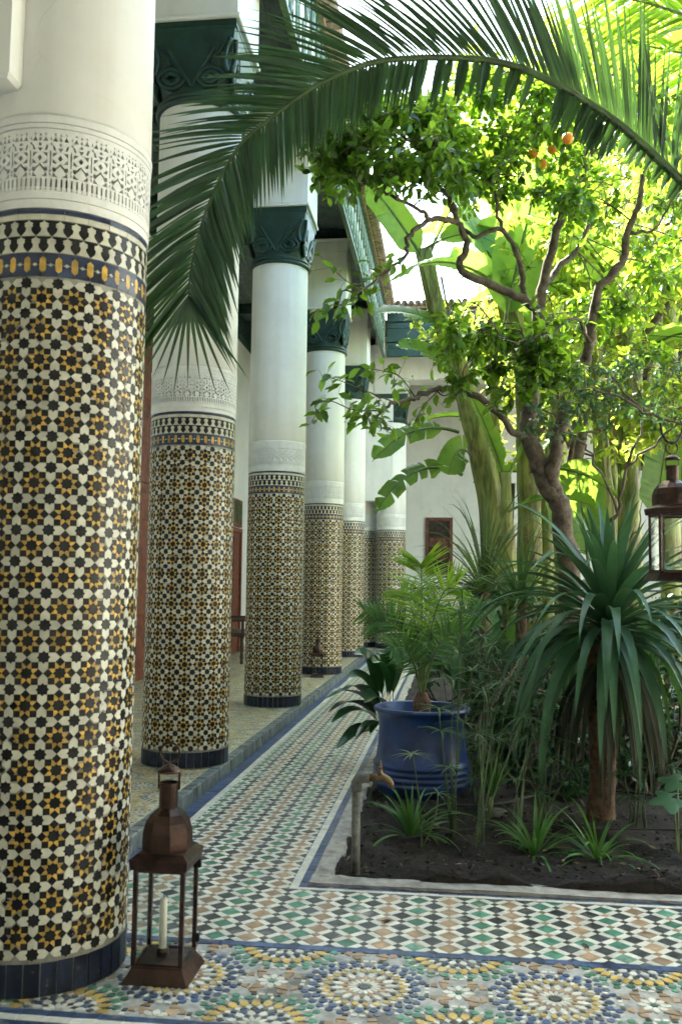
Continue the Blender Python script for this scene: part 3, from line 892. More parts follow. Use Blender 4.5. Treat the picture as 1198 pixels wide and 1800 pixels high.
_mesh_cache = {}
def column(xy, zb, rows, label, group, detail=0, pier=True, phase=0.0, capital=True):
    """tiled column: base tiles, zellige field, frieze, pierced stucco band, plaster shaft, capital and pier"""
    t = thing("tiled_column", label, "column", (xy[0], xy[1], zb), 0.0, group)
    face = math.atan2(-xy[1], -xy[0])
    zf = .105; zt = zf+(rows+2*MARG)*CELLV
    key = (rows,)
    if key not in _mesh_cache:
        core = MB().lathe([(R_COL,-.02),(R_COL,zt+.32*0+.205)], 64).mesh("tile_bed", MT['grout'], True)
        zz = zt+.205
        _mesh_cache[key] = (core, )
    link("tile_bed", _mesh_cache[key][0], t)
    # base tiles
    nb = 36; bw = 2*PI*R_COL/nb
    V, F = cyl_tile(np.array(half(bw, zf-.004)), h=.004, gap=.0048)
    bm = _mesh_cache.setdefault(('base',), MB().add(V, F).mesh("base_tile", MT['t_navy']))
    for k in range(nb):
        o = link("base_tile", bm, t); o.location = (0,0,zf/2); o.rotation_euler = (RNG.normal(0,.002), RNG.normal(0,.002), phase+k*2*PI/nb)
    # field
    if detail == 0:
        kk = ('field', rows)
        if kk not in _mesh_cache:
            mb, _ = tile_field(rows, zf, {}, 0.0, 0.0)
            _mesh_cache[kk] = mb.mesh("zellige_tiles", TILE_MATS)
        o = link("zellige_tiles", _mesh_cache[kk], t, "stuff"); o.rotation_euler = (0,0,phase)
    else:
        want = {1: {"rosette_star_tile": 185, "cross_star_tile": 185, "square_tile": 38, "dart_tile": 38, "shield_tile": 75},
                2: {"rosette_star_tile": 170, "cross_star_tile": 170}}[detail]
        mb, single = tile_field(rows, zf, want, phase, face)
        mb.build("zellige_tiles", TILE_MATS, t, kind="stuff")
        cache = {}
        for nm, mt, V, F, a, z in single:
            k2 = id(V)
            if k2 not in cache: cache[k2] = MB().add(V, F).mesh(nm, MT[mt])
            o = link(nm, cache[k2], t); o.location = (0,0,z); o.rotation_euler = (RNG.normal(0,.001), RNG.normal(0,.001), a)
    # frieze: ochre hexagons between blue tiles, two rows of bells, white and blue strips
    z = zt+.002
    def put(poly, mt, name, n, zc, a_off, h=.0028, each=False, gap=.0005):
        V, F = cyl_tile(np.asarray(poly, float), h=h, gap=gap)
        ks = (name, rows, round(zc,4), round(a_off,4), round(float(np.asarray(poly)[:,1].sum()),5))
        if each:
            me = MB().add(V, F).mesh(name, MT[mt])
            for k in range(n):
                o = link(name, me, t); o.location = (0,0,zc); o.rotation_euler = (0,0,phase+a_off+k*2*PI/n)
        else:
            if ks not in _mesh_cache:
                mb = MB(); a = np.arange(n)*2*PI/n+a_off; o_ = np.zeros(n)
                instances(mb, V, F, np.stack([o_,o_,o_+zc],1), np.stack([np.cos(a),np.sin(a),o_],1), np.stack([-np.sin(a),np.cos(a),o_],1), np.stack([o_,o_,o_+1],1))
                _mesh_cache[ks] = mb.mesh(name, MT[mt])
            o = link(name+"s", _mesh_cache[ks], t, "stuff"); o.rotation_euler = (0,0,phase)
    E = detail == 1
    st = 2*PI/NB
    put([(-.010,-.018),(0,-.026),(.010,-.018),(.010,.018),(0,.026),(-.010,.018)], 't_ochre', "hexagon_tile", NB, z+.0365, 0, each=E)
    put([(-.008,0),(0,-.006),(.008,0),(0,.006)], 't_white', "spindle_tile", NB, z+.0365, st/2, each=E)
    w = BW/2
    up = [(-w,.0365),(-w,.026),(-w+.0095,.0185),(-w+.0105,.003),(-.0095,.0005),(0,.0065),(.0095,.0005),(w-.0105,.003),(w-.0095,.0185),(w,.026),(w,.0365)]
    put(up, 't_blue', "blue_frieze_tile", NB, z+.0365, st/2, each=E)
    put([(x,-y) for x, y in up], 't_blue', "blue_frieze_tile", NB, z+.0365, st/2, each=E)
    z += .075
    H = .050
    for row in range(2):
        offb = (row % 2)*st/2
        # black bells hang, pale bells stand between them
        put(bell(BW*.98, H, True)-np.array([0,H/2]), 't_black', "black_bell_tile", NB, z+H/2, offb, each=E)
        pw = bell(BW*.98, H, True)
        inv = []
        s = [(x, y) for x, y in bell(BW*.98, H, True)]
        right = sorted([(x, y) for x, y in s if x > 1e-6], key=lambda q: q[1])
        left = [(BW-x, y) for x, y in reversed(right)]
        poly = [(.0015,0)]+[(BW-.0015,0)]+[(x, y) for x, y in sorted(left, key=lambda q: q[1]) if y > .002]+[(BW/2+.001,H),(BW/2-.001,H)]+[(x, y) for x, y in sorted(right, key=lambda q: -q[1]) if y > .002]
        poly = np.array(poly)-np.array([BW/2, H/2])
        put(poly, 't_white', "white_bell_tile", NB, z+H/2, offb+st/2, each=E)
        z += H+.001
    put(half(BW*1.5, .017), 't_white', "white_strip_tile", 24, z+.010, 0, each=E)
    z += .020
    put(half(BW*1.5, .014), 't_blue', "blue_strip_tile", 24, z+.008, 0, each=E)
    z += .018
    # stucco: plain fillet, mouldings, pierced band
    kk = ('stucco', rows)
    if kk not in _mesh_cache:
        mb = MB()
        r0 = R_COL
        mb.lathe([(r0-.065,z),(r0+.004,z),(r0+.005,z+.026),(r0+.002,z+.0268),(r0+.002,z+.0285),(r0+.006,z+.0293),(r0+.0065,z+.050),(r0-.065,z+.0502)], 64)
        zl = z+.050; zh = zl+UH
        mb.lathe([(r0-.065,zh-.0002),(r0+.006,zh),(r0+.0065,zh+.010),(r0+.003,zh+.0108),(r0+.003,zh+.0125),(r0+.0075,zh+.0133),(r0+.008,zh+.027),(r0+.004,zh+.0278),(r0+.004,zh+.0295),(r0+.009,zh+.0303),(r0+.0105,zh+.050),(r0+.007,zh+.056),(r0-.065,zh+.0565)], 64)
        m1 = mb.mesh("moulding", MT['stucco'], False)
        m2 = lace_mesh(zl).mesh("pierced_band", MT['stucco'])
        m2b = MB().lathe([(r0-.0585, zl-.004),(r0-.0585, zh+.004)], 64).mesh("band_backing", MT['stucco'], True)
        zs = zh+.055
        m3 = MB().lathe([(r0-.004, zs),(r0+.006,zs+.012),(r0+.004,zs+.4),(r0+.002, CAPZ-.02+ (0.08 if rows == 21 else 0)),(r0+.002, CAPZ+.03+(0.08 if rows == 21 else 0))], 64).mesh("shaft", MT['plaster'], True)
        _mesh_cache[kk] = (m1, m2, m2b, m3)
    for nm, me in zip(("moulding", "pierced_band", "band_backing", "shaft"), _mesh_cache[kk]):
        link(nm, me, t)
    if capital:
        c = link("capital", ME_CAP, t); c.location = (0,0,CAPZ)
        link("carving", ME_REL, c); link("abacus", ME_AB, c)
    if pier:
        pm = _mesh_cache.setdefault(('pier',), pier_mesh(CAPZ+.5525, 5.88-.08))
        link("pier", pm, t)
    return t
CAPZ = 4.29     # height of the capital's foot above the gallery floor
ROWX = -1.70
GRP = "tiled columns of the arcade"
c1 = column(col1_xy, 0.0, 21, "thickest-looking tiled column at the left edge beside the copper candle lantern", GRP, 1, pier=True, phase=.02)
c1.scale = (1,1,1.020)
# plaster block corbelled out of the nearest column
MB().box((-.66,-.365,2.715), (-.035,.10,5.86), bev=.014).build("plaster_block", MT['plaster'], c1)
column((ROWX, 5.85), .08, 20, "second tiled column, behind the hanging tip of the palm frond", GRP, 2, phase=.05)
column((ROWX, 8.80), .08, 20, "third tiled column, its dark green capital meeting the palm leaflets", GRP, phase=.11)
column((ROWX, 12.10), .08, 20, "tiled column with a small lantern standing at its foot", GRP, phase=.17)
column((ROWX, 15.20), .08, 20, "narrow far tiled column just right of the one with the small lantern", GRP, phase=.02)
column((ROWX, 17.75), .08, 20, "far corner tiled column half hidden behind its neighbours", GRP, phase=.08)
c7 = column((-1.12, 17.45), .08, 20, "rightmost far tiled column standing against the white end wall", GRP, phase=.13)
MB().box((-.52,-.30,2.78), (.04,-.10,5.80), bev=.01).build("plaster_block", MT['plaster'], c7)
column((1.95, 17.45), .08, 20, "far tiled column glimpsed between the banana stems", GRP, phase=.03)

# ================================================================== WINGS OF THE HOUSE
XW = -3.70; YW = 20.50; XF = -1.20; YF = 16.40
wing = thing("house_wing", "white arcaded wing with green ceiling and tiled eaves along the left", "building", (0,0,0))
MB().box((XW-4.0,-1.6,-.05), (XW-.001,YW+4,5.55)).build("wall", MT['plaster'], wing)
MB().box((XW-4.0,-1.0,5.551), (XW+.03,YW,6.32)).box((XW-.01,-1.0,5.60),(XW+.06,YW,5.68)).box((XW-.01,-1.0,5.86),(XW+.09,YW,5.95)).build("cornice", MT['green'], wing)
for k in range(20):
    x0 = XW+.092+k*.1215
    if x0+.11 > XF-.03: break
    MB().box((x0,2.2,6.06+RNG.normal(0,.002)), (x0+.117,YW,6.09), bev=.004).build("ceiling_board", MT['ceil'], wing)
MB().box((XW+.02,-1.6,6.10), (XF-.02,YW,6.31)).build("ceiling_backing", MT['darkwood'], wing)
for yb in (2.9, 5.85, 8.8, 12.1, 15.2, 17.6):
    MB().box((XW+.10,yb-.20,5.882), (XF-.04,yb+.20,6.055), bev=.01).box((XW+.10,yb-.24,5.985), (XF-.045,yb+.24,6.0545), bev=.01).build("beam", MT['green'], wing)
# carved eaves board: cream ground, green lozenges and ribs in relief
fas = MB().box((XF-.03,2.0,5.45), (XF,YF+.03,6.36)).build("eaves_board", MT['cream'], wing)
MB().box((XF-.035,2.0,5.425), (XF+.018,YF+.02,5.46), bev=.004).box((XF-.03,2.0,6.33), (XF+.03,YF+.03,6.372), bev=.004).build("eaves_moulding", MT['green2'], wing)
hexm = MB()
hw, hh = .075, .19
def hexa(w, h): return [(0,-h),(w,-h*.55),(w,h*.55),(0,h),(-w,h*.55),(-w,-h*.55)]
def plate(poly, d, b):
    P = np.asarray(poly, float); n = len(P)
    V = np.concatenate([np.c_[np.zeros(n), P], np.c_[np.full(n,d), P*(1-b)]]); F = [tuple(range(n,2*n))]
    for j in range(n): F.append((j,(j+1) % n, n+(j+1) % n, n+j))
    return V, F
V, F = plate(hexa(hw,hh), .016, .12); pan = MB().add(V, F)
V2, F2 = plate(np.array(hexa(hw*.55,hh*.62)), .010, .2); pan.add(V2+np.array([.016,0,0]), F2)
pme = pan.mesh("carved_panel", MT['green2'])
for k in range(46):
    yb = 2.2+k*.30
    for r, zc in enumerate((5.68, 6.10)):
        o = link("carved_panel", pme, fas); o.location = (XF+.001, yb+(.15 if r else 0), zc)
    # ribs between the panels
rib = MB()
for k in range(94):
    yb = 2.05+k*.15
    s = 1 if k % 2 else -1
    P = np.array([(XF+.006,yb-.075,5.47),(XF+.006,yb+.075*s,5.89),(XF+.006,yb-.075,6.32)])
    rib.tube(P, .010, 4)
rib.build("ribs", MT['green'], fas, kind="stuff")
# far wing
far = thing("house_wing", "white end wing with green eaves and a small barred window", "building", (0,0,0))
MB().box((XW,YW,1.25), (9.0,YW+.4,6.06)).build("wall", MT['plaster'], far)
MB().box((XW,YW-.008,.05), (9.0,YW+.4,1.2495)).build("dado", MT['t_white'], far)
dd = MB()
for k in range(150):
    for r in range(9):
        x = -3.3+k*.075+(r % 2)*.0375; z = .16+r*.115
        a = .02
        dd.add([(x-a,YW-.011,z),(x,YW-.011,z-a),(x+a,YW-.011,z),(x,YW-.011,z+a)], [(0,1,2,3)])
dd.build("dado_tiles", MT['t_black'], far, kind="stuff")
MB().box((-3.3,YW-.012,1.20), (9.0,YW-.0085,1.245)).build("dado_strip", MT['t_blue'], far)
MB().box((XW,YF+.2,6.06), (9.0,YW,6.2)).build("ceiling", MT['ceil'], far)
fb = MB()
for (z0_, z1_, y0_) in ((5.45,5.60,.0),(5.605,5.72,.03),(5.725,5.98,.012),(5.985,6.10,.03),(6.105,6.30,.0)):
    fb.box((XF+.035,YF+y0_,z0_), (9.0,YF+y0_+.06,z1_), bev=.006)
fbo = fb.build("eaves_board", MT['green'], far)
for k in range(22):
    x = XF+.16+k*.30
    MB().box((x,YF+.008,5.745), (x+.23,YF+.020,5.96), bev=.005).build("eaves_panel", MT['green'], fbo)
for (xa, xb) in ((-1.44,1.63),(2.27,5.2)):
    MB().box((xa,17.2,5.20), (xb,17.7,6.05), bev=.01).build("beam", MT['plaster'], far)
# barrel roof tiles
def barrel(L, r0, r1):
    mb = MB(); n = 8; V = []
    for x, r in ((0,r0),(L,r1)):
        for rr in (r, r-.012):
            for j in range(n+1):
                a = PI*j/n; V.append((x, rr*math.cos(a), rr*math.sin(a)))
    m = n+1; F = []
    for j in range(n):
        F += [(j+1,j,2*m+j,2*m+j+1), (m+j,m+j+1,3*m+j+1,3*m+j), (j,j+1,m+j+1,m+j)]
    mb.add(V, F); return mb
bme = barrel(.75, .058, .068).mesh("roof_tile", MT['rooftile'], True)
roof = MB().add([(XF+.06,2.0,6.375),(XF+.06,YF-.05,6.375),(XW-4,YF-.05,7.40),(XW-4,2.0,7.40),(XF+.06,2.0,6.33),(XF+.06,YF-.05,6.33),(XW-4,YF-.05,7.30),(XW-4,2.0,7.30)], [(3,2,1,0),(4,5,6,7),(0,1,5,4),(1,2,6,5),(2,3,7,6),(3,0,4,7)]).build("roof", MT['rooftile'], wing)
sl = math.atan2(1.025, 6.56)
for k in range(118):
    o = link("roof_tile", bme, roof); o.location = (XF+.20, 2.1+k*.121, 6.385+RNG.normal(0,.005)); o.rotation_euler = (0, sl*.6, PI+RNG.normal(0,.02)); o.rotation_euler = (RNG.normal(0,.03), 0.11, PI+RNG.normal(0,.02))
    if k % 1 == 0:
        o2 = link("roof_tile", bme, roof); o2.location = (XF+.17, 2.16+k*.121, 6.430); o2.rotation_euler = (PI, -.11, PI+RNG.normal(0,.02))
roof2 = MB().add([(XF,YF-.06,6.375),(9,YF-.06,6.375),(9,YW+3,7.6),(XF,YW+3,7.6),(XF,YF-.06,6.33),(9,YF-.06,6.33),(9,YW+3,7.5),(XF,YW+3,7.5)], [(0,1,2,3),(7,6,5,4),(0,4,5,1),(1,5,6,2),(2,6,7,3),(3,7,4,0)]).build("roof", MT['rooftile'], far)
for k in range(40):
    o = link("roof_tile", bme, roof2); o.location = (XF+.25+k*.121, YF-.20, 6.385+RNG.normal(0,.005)); o.rotation_euler = (RNG.normal(0,.03), -.11, PI/2+RNG.normal(0,.02))
    o2 = link("roof_tile", bme, roof2); o2.location = (XF+.31+k*.121, YF-.17, 6.430); o2.rotation_euler = (PI, .11, PI/2)
# near wing: the view is taken from under its gallery
near = thing("house_wing", "white wing with a gallery on the near side of the court", "building", (0,0,0))
MB().box((XW,-1.6,-.05), (9.0,-1.2,6.06)).build("wall", MT['plaster'], near)
MB().box((XW,-1.6,6.065), (9.0,3.90,6.2)).build("ceiling", MT['ceil'], near)
MB().box((XF,3.91,5.45), (9.0,3.96,6.30), bev=.006).build("eaves_board", MT['green'], near)
MB().add([(XF,4.02,6.375),(9,4.02,6.375),(9,-4,7.6),(XF,-4,7.6),(XF,4.02,6.33),(9,4.02,6.33),(9,-4,7.5),(XF,-4,7.5)], [(3,2,1,0),(4,5,6,7),(0,1,5,4),(1,2,6,5),(2,3,7,6),(3,0,4,7)]).build("roof", MT['rooftile'], near)
# right-hand garden wall closes the court
gw = MB().box((7.6,-2,-.05), (8.0,YW+4,6.2)).build("garden_wall", MT['plaster']); tag(gw, "tall white plaster wall closing the court behind the trees", "wall")

# ---- doors, window, furniture of the gallery
def panel_door(parent, lo, hi, x, mt, rows, frame=.10):
    """door in the left wall: leaf, frame, raised panels, rails"""
    y0, z0 = lo; y1, z1 = hi
    d = MB().box((x-.02,y0,z0), (x+.035,y1,z1)).build("door", mt, parent)
    f = MB().box((x,y0-frame,z0), (x+.07,y0-.002,z1+frame)).box((x,y1+.002,z0), (x+.07,y1+frame,z1+frame)).box((x,y0-.001,z1+.002), (x+.069,y1+.001,z1+frame)).build("door_frame", mt, d)
    n = 2; w = (y1-y0)/n
    for a in range(n):
        for (p, q) in rows:
            MB().box((x+.030,y0+a*w+.07,z0+(z1-z0)*p), (x+.052,y0+(a+1)*w-.07,z0+(z1-z0)*q), bev=.012).build("door_panel", mt, d)
    return d
panel_door(wing, (9.3,.085), (10.95,4.15), XW, MT['redwood'], ((.03,.16),(.19,.44),(.47,.55),(.58,.80),(.83,.97)))
MB().box((XW,9.0,4.30), (XW+.10,11.25,4.62), bev=.02).build("door_lintel", MT['darkwood'], wing)
d2 = panel_door(wing, (14.55,.085), (15.65,2.15), XW, MT['redwood'], ((.04,.30),(.34,.62),(.66,.96)), frame=.07)
MB().box((XW+.001,14.48,2.25), (XW+.06,15.72,2.72)).build("transom", MT['redwood'], d2)
tg = MB()
for k in range(9): tg.tube(np.array([(XW+.075,14.6+k*.125,2.30),(XW+.075,14.6+k*.125,2.67)]), .010, 5)
tg.build("transom_grille", MT['green2'], d2)
# end of the gallery: dark doorway and a small barred opening above
ed_ = MB().box((-3.45,YW-.03,.085), (-2.35,YW-.001,2.95)).build("door", MT['darkwood'], far)
for (p, q) in ((.15,1.0),(1.1,2.0),(2.1,2.85)):
    for a in (-3.38,-2.86):
        MB().box((a,YW-.05,p), (a+.46,YW-.028,q), bev=.008).build("door_panel", MT['redwood'], ed_)
w2 = MB().box((-3.3,YW-.02,4.55), (-2.6,YW-.001,5.35)).build("window", MT['darkwood'], far)
g2 = MB()
for k in range(8): g2.tube(np.array([(-3.25+k*.086,YW-.04,4.55),(-3.25+k*.086,YW-.04,5.0)]), .008, 5)
g2.tube(np.array([(-3.3,YW-.04,5.0),(-2.6,YW-.04,5.0)]), .01, 5); g2.build("window_railing", MT['iron'], w2)
# barred window in the end wall
x0, x1, z0_, z1_ = -.552, .06, 1.53, 2.81
w1 = MB().box((x0+.06,YW-.012,z0_+.06), (x1-.06,YW-.001,z1_-.06)).build("window", MT['darkwood'], far)
fr = MB().box((x0,YW-.05,z0_), (x0+.07,YW-.002,z1_), bev=.006).box((x1-.07,YW-.05,z0_), (x1,YW-.002,z1_), bev=.006).box((x0+.0705,YW-.049,z1_-.07), (x1-.0705,YW-.002,z1_), bev=.006).box((x0+.0705,YW-.049,z0_), (x1-.0705,YW-.002,z0_+.07), bev=.006)
fr.build("window_frame", MT['redwood'], w1)
MB().box((x0+.10,YW-.026,z0_+.30), (x1-.10,YW-.013,z1_-.46), bev=.004).build("shutter", MT['redwood'], w1)
gr = MB(); cx = (x0+x1)/2
for k in range(4): gr.tube(np.array([(x0+.10+k*.137,YW-.06,z0_+.07),(x0+.10+k*.137,YW-.06,z1_-.07)]), .008, 5)
for z in (z0_+.22, z0_+.42, z0_+.60, z1_-.40): gr.tube(np.array([(x0+.07,YW-.06,z),(x1-.07,YW-.06,z)]), .007, 5)
for zc, rr in ((z1_-.24,.085),(z0_+.51,.06),(z0_+.32,.06)):
    for k in range(3 if rr > .07 else 4):
        gr.torus((x0+.155+k*(.15 if rr > .07 else .10),YW-.06,zc), (0,1,0), rr*.75, .006, 14, 5)
gr.build("window_grille", MT['iron'], w1)
# wooden bench with turned legs by the gallery wall
bn = thing("bench", "dark wooden bench with turned legs against the gallery wall, beside the glazed door", "bench", (-3.30,13.75,.08))
MB().box((-.33,-.62,.40), (.33,.62,.46), bev=.012).build("seat", MT['darkwood'], bn)
MB().box((-.36,-.62,.461), (-.30,.62,.95), bev=.01).build("backrest", MT['darkwood'], bn)
for sx in (-.28,.28):
    for sy in (-.56,.56):
        MB().lathe([(.02,.0),(.03,.02),(.022,.06),(.034,.10),(.024,.16),(.036,.24),(.026,.33),(.035,.40)], 10, (sx,sy,0)).build("leg", MT['darkwood'], bn, True)
for sy in (-.58,.58):
    MB().box((-.30,sy-.03,.62), (.33,sy+.03,.67), bev=.01).tube(np.array([(.29,sy,.46),(.29,sy,.62)]), .025, 8).build("armrest", MT['darkwood'], bn)

# ================================================================== LANTERNS
def frustum(mb, w0, w1, z0, z1, sides=4, rot=None, mi=0):
    rot = PI/sides if rot is None else rot
    k = 1/math.cos(PI/sides)
    return mb.lathe([(w0*k, z0), (w1*k, z1)], sides, mi=mi, rot=rot)
def lantern(label, loc, rz, sides=4, s=1.0, group="copper lanterns", wf=1.0):
    """pierced-metal candle lantern: flared foot, posts, panes, hipped top, faceted dome, chimney, cap and ring"""
    t = thing("candle_lantern", label, "lantern", loc, rz, group)
    w = .080*s*wf
    mb = MB(); frustum(mb, w*1.40, w*1.08, 0, .040*s, sides); frustum(mb, w*1.08, w*1.06, .0402*s, .048*s, sides)
    mb.build("foot", MT['copper'], t)
    zt = .335*s
    k = 1/math.cos(PI/sides)
    corners = [(w*k*math.cos(PI/sides+2*PI*j/sides), w*k*math.sin(PI/sides+2*PI*j/sides)) for j in range(sides)]
    for j, (x, y) in enumerate(corners):
        a = PI/sides+2*PI*j/sides
        p = MB().box((-.0065*s,-.0065*s,.0482*s), (.0065*s,.0065*s,zt), bev=.0015).build("post", MT['copper'], t)
        p.location = (x, y, 0); p.rotation_euler = (0,0,0 if sides == 4 else a)
    for j in range(sides):
        a = 2*PI*j/sides; (xa, ya), (xb, yb) = corners[j-1], corners[j]
        L = math.hypot(xb-xa, yb-ya)-.014*s
        g = MB().box((-.0012,-L/2,.050*s), (.0012,L/2,zt-.002)).build("glass_pane", MT['glass'], t)
        g.location = ((xa+xb)/2, (ya+yb)/2, 0); g.rotation_euler = (0,0,math.atan2((ya+yb)/2,(xa+xb)/2))
        for za, zb in ((.0485*s,.056*s),(zt-.010*s,zt-.0005)):
            f = MB().box((-.004*s,-L/2,za), (.004*s,L/2,zb)).build("pane_rail", MT['copper'], t)
            f.location = g.location; f.rotation_euler = g.rotation_euler
    mb = MB(); frustum(mb, w*1.19, w*1.24, zt, zt+.030*s, sides); frustum(mb, w*1.24, w*.98, zt+.0302*s, zt+.046*s, sides)
    mb.build("hipped_top", MT['copper'], t)
    zd = zt+.046*s; n = 8 if sides == 4 else 12
    prof = [(.083*s,0),(.085*s,.025*s),(.083*s,.055*s),(.074*s,.085*s),(.058*s,.108*s),(.036*s,.124*s),(.030*s,.128*s)]
    MB().lathe([(r*wf, zd+z) for r, z in prof], n, rot=PI/n).build("dome", MT['copper'], t)
    zc = zd+.127*s
    c = MB().lathe([(.030*s,zc),(.030*s,zc+.070*s),(.0325*s,zc+.071*s),(.0325*s,zc+.077*s),(.028*s,zc+.077*s),(.028*s,zc+.02*s)], 18).build("chimney", MT['copper'], t, False)
    br = MB()
    for sx in (-1, 1): br.tube(np.array([(sx*.0335*s,0,zc+.055*s),(sx*.0335*s,0,zc+.112*s)]), .0035*s, 6)
    br.build("bracket", MT['copper'], t)
    MB().lathe([(.038*s,zc+.108*s),(.039*s,zc+.113*s),(.026*s,zc+.124*s),(.010*s,zc+.133*s),(.006*s,zc+.138*s)], 18).build("cap", MT['copper'], t, True)
    MB().torus((0,0,zc+.169*s), (0,1,0), .032*s, .0042*s, 24, 7).build("ring", MT['copper'], t, True)
    if sides == 4:
        for zz in (.075*s, zt-.03*s):
            MB().box((w+.006,w-.012,zz), (w+.018,w-.0,zz+.026*s), bev=.002).build("hinge", MT['iron'], t)
    return t, zc+.166*s+.028*s
lan1, lh = lantern("large copper lantern with a white candle inside, beside the nearest column", (-.885,2.875,.0025), 0.0, 4, 1.0, wf=.93)
cd = thing("candle", "white candle standing inside the nearest copper lantern", "candle", (-.895,2.885,.0515))
MB().lathe([(.020,.0),(.020,.022),(.014,.024)], 16).build("holder", MT['copper'], cd, True)
MB().lathe([(.0118,.024),(.0122,.10),(.0118,.172),(.0095,.176),(.003,.174)], 18).build("wax", MT['wax'], cd, True)
MB().tube(np.array([(0,0,.172),(.001,0,.186),(.003,.001,.192)]), .0012, 5).build("wick", MT['wick'], cd)
p = at(557,1182,11.55)
lantern("small copper lantern at the foot of a far column", (p[0],p[1],.0805), .15, 4, .80)
h = at(1184,1022,3.75)
lan3, lh3 = lantern("six-sided copper lantern hanging from an iron hook at the right edge", tuple(h), .25, 6, .82, wf=1.22)
# iron crook that carries it
hk = thing("iron_crook", "black iron crook whose hooked arm holds the six-sided lantern", "hook", (h[0]+.62,h[1]+.12,0.03))
tp = np.array([h[0], h[1], h[2]+lh3]); b0 = np.array(hk.location)
P = [tp+np.array([-.045,0,.085]), tp+np.array([-.040,0,.045]), tp+np.array([-.022,0,.010]), tp+np.array([0,0,-.003]), tp+np.array([.024,0,.010]), tp+np.array([.040,0,.045]), tp+np.array([.052,0,.085]), tp+np.array([.10,.02,.14]), tp+np.array([.22,.04,.22]), tp+np.array([.42,.08,.27]), tp+np.array([.57,.11,.22]), tp+np.array([.62,.12,.10])]
MB().tube(np.array(P)-b0, .0055, 8).build("hook_arm", MT['iron'], hk, True)
MB().tube(np.array([(0,0,-.15),(0,0,tp[2]+.11-b0[2])]), .010, 8).build("pole", MT['iron'], hk, True)

# ---- standpipe with a brass tap
tp_ = thing("garden_tap", "galvanised standpipe with a brass tap at the corner of the planting bed", "tap", (-.392,3.93,0))
MB().tube(np.array([(0,0,-.05),(0,0,.36)]), .0185, 16).build("pipe", MT['galv'], tp_, True)
MB().tube(np.array([(0,0,.352),(0,.0,.385),(.012,0,.405),(.035,0,.410),(.055,0,.410)]), [.023,.024,.024,.023,.024], 16).build("elbow", MT['galv'], tp_, True)
MB().tube(np.array([(.055,0,.410),(.085,0,.410),(.11,0,.412),(.135,0,.404),(.146,0,.388),(.148,0,.372)]), [.017,.016,.020,.015,.014,.014], 14).tube(np.array([(.10,0,.415),(.10,0,.450)]), [.016,.009], 12).build("spout", MT['brassy'], tp_, True)
MB().box((.092,-.022,.449), (.108,.022,.460), bev=.003).tube(np.array([(.10,0,.455),(.10,0,.482)]), [.008,.005], 10).build("handle", MT['brassy'], tp_)

# ---- blue pot
pot = thing("plant_pot", "large cobalt blue glazed pot with ribbed belly, holding a young palm", "pot", (-.165,5.55,0))
prof = [(.235,.0),(.262,.02),(.278,.06)]
for k in range(4):
    z = .07+k*.034; prof += [(.286,z),(.291,z+.010),(.289,z+.020),(.279,z+.027)]
prof += [(.272,.215),(.262,.28),(.256,.34),(.255,.40),(.260,.45),(.268,.478),(.284,.487),(.289,.498),(.284,.509),(.268,.512),(.252,.505),(.248,.44),(.05,.435)]
MB().lathe(prof, 56).build("pot_body", MT['potblue'], pot, True)
MB().lathe([(.24,.436),(.245,.447),(.10,.452)], 32).build("potting_soil", MT['soil'], pot, True)

# ================================================================== PLANTS
def ribbon(mb, P, W, up=(0,0,1), fold=.15, mi=0, twist=0.0):
    """leaf blade along P, width W, folded along its midrib"""
    P = np.asarray(P, float); n = len(P); W = np.broadcast_to(np.asarray(W, float), (n,))
    T = np.gradient(P, axis=0); T /= np.linalg.norm(T, axis=1, keepdims=True)+1e-9
    S = np.cross(T, np.asarray(up, float)); ln = np.linalg.norm(S, axis=1, keepdims=True)
    S = np.where(ln > 1e-3, S/(ln+1e-9), np.array([1.0,0,0]))
    for i in range(1, n):
        if np.dot(S[i], S[i-1]) < 0: S[i] = -S[i]
    N = np.cross(S, T)
    if twist:
        a = twist*np.linspace(0,1,n)[:,None]; S, N = S*np.cos(a)+N*np.sin(a), N*np.cos(a)-S*np.sin(a)
    h = W[:,None]/2
    L = P+S*h+N*h*fold*2; R = P-S*h+N*h*fold*2
    V = np.stack([L,P,R],1).reshape(-1,3); F = []
    for i in range(n-1):
        a = 3*i; F += [(a,a+1,a+4,a+3),(a+1,a+2,a+5,a+4)]
    mb.add(V, F, mi)
def arc(p0, d0, L, g, n=10, g2=0.0, side=None):
    """a stem or leaf bending down under its weight"""
    p = np.array(p0, float); d = norm(d0); P = [p.copy()]; st = L/(n-1)
    for i in range(n-1):
        d = norm(d+np.array([0,0,-1.0])*st*(g+g2*i/n)+(0 if side is None else np.asarray(side)*st))
        p = p+d*st; P.append(p.copy())
    return np.array(P)
def blade_w(n, w, a=.12, tip=.5):
    t = np.linspace(0,1,n)
    return w*np.minimum(1, (t+.02)/a*.6+.4)*np.clip((1-t)/(1-tip), 0, 1)**.8*np.where(t > .985, .05, 1)
def catmull(P, m=8):
    P = np.asarray(P, float); Q = np.concatenate([[2*P[0]-P[1]], P, [2*P[-1]-P[-2]]]); out = []
    for i in range(1, len(Q)-2):
        for t in np.linspace(0,1,m,endpoint=False):
            a, b, c, d = Q[i-1], Q[i], Q[i+1], Q[i+2]
            out.append(.5*((2*b)+(-a+c)*t+(2*a-5*b+4*c-d)*t*t+(-a+3*b-3*c+d)*t**3))
    out.append(P[-1]); return np.array(out)

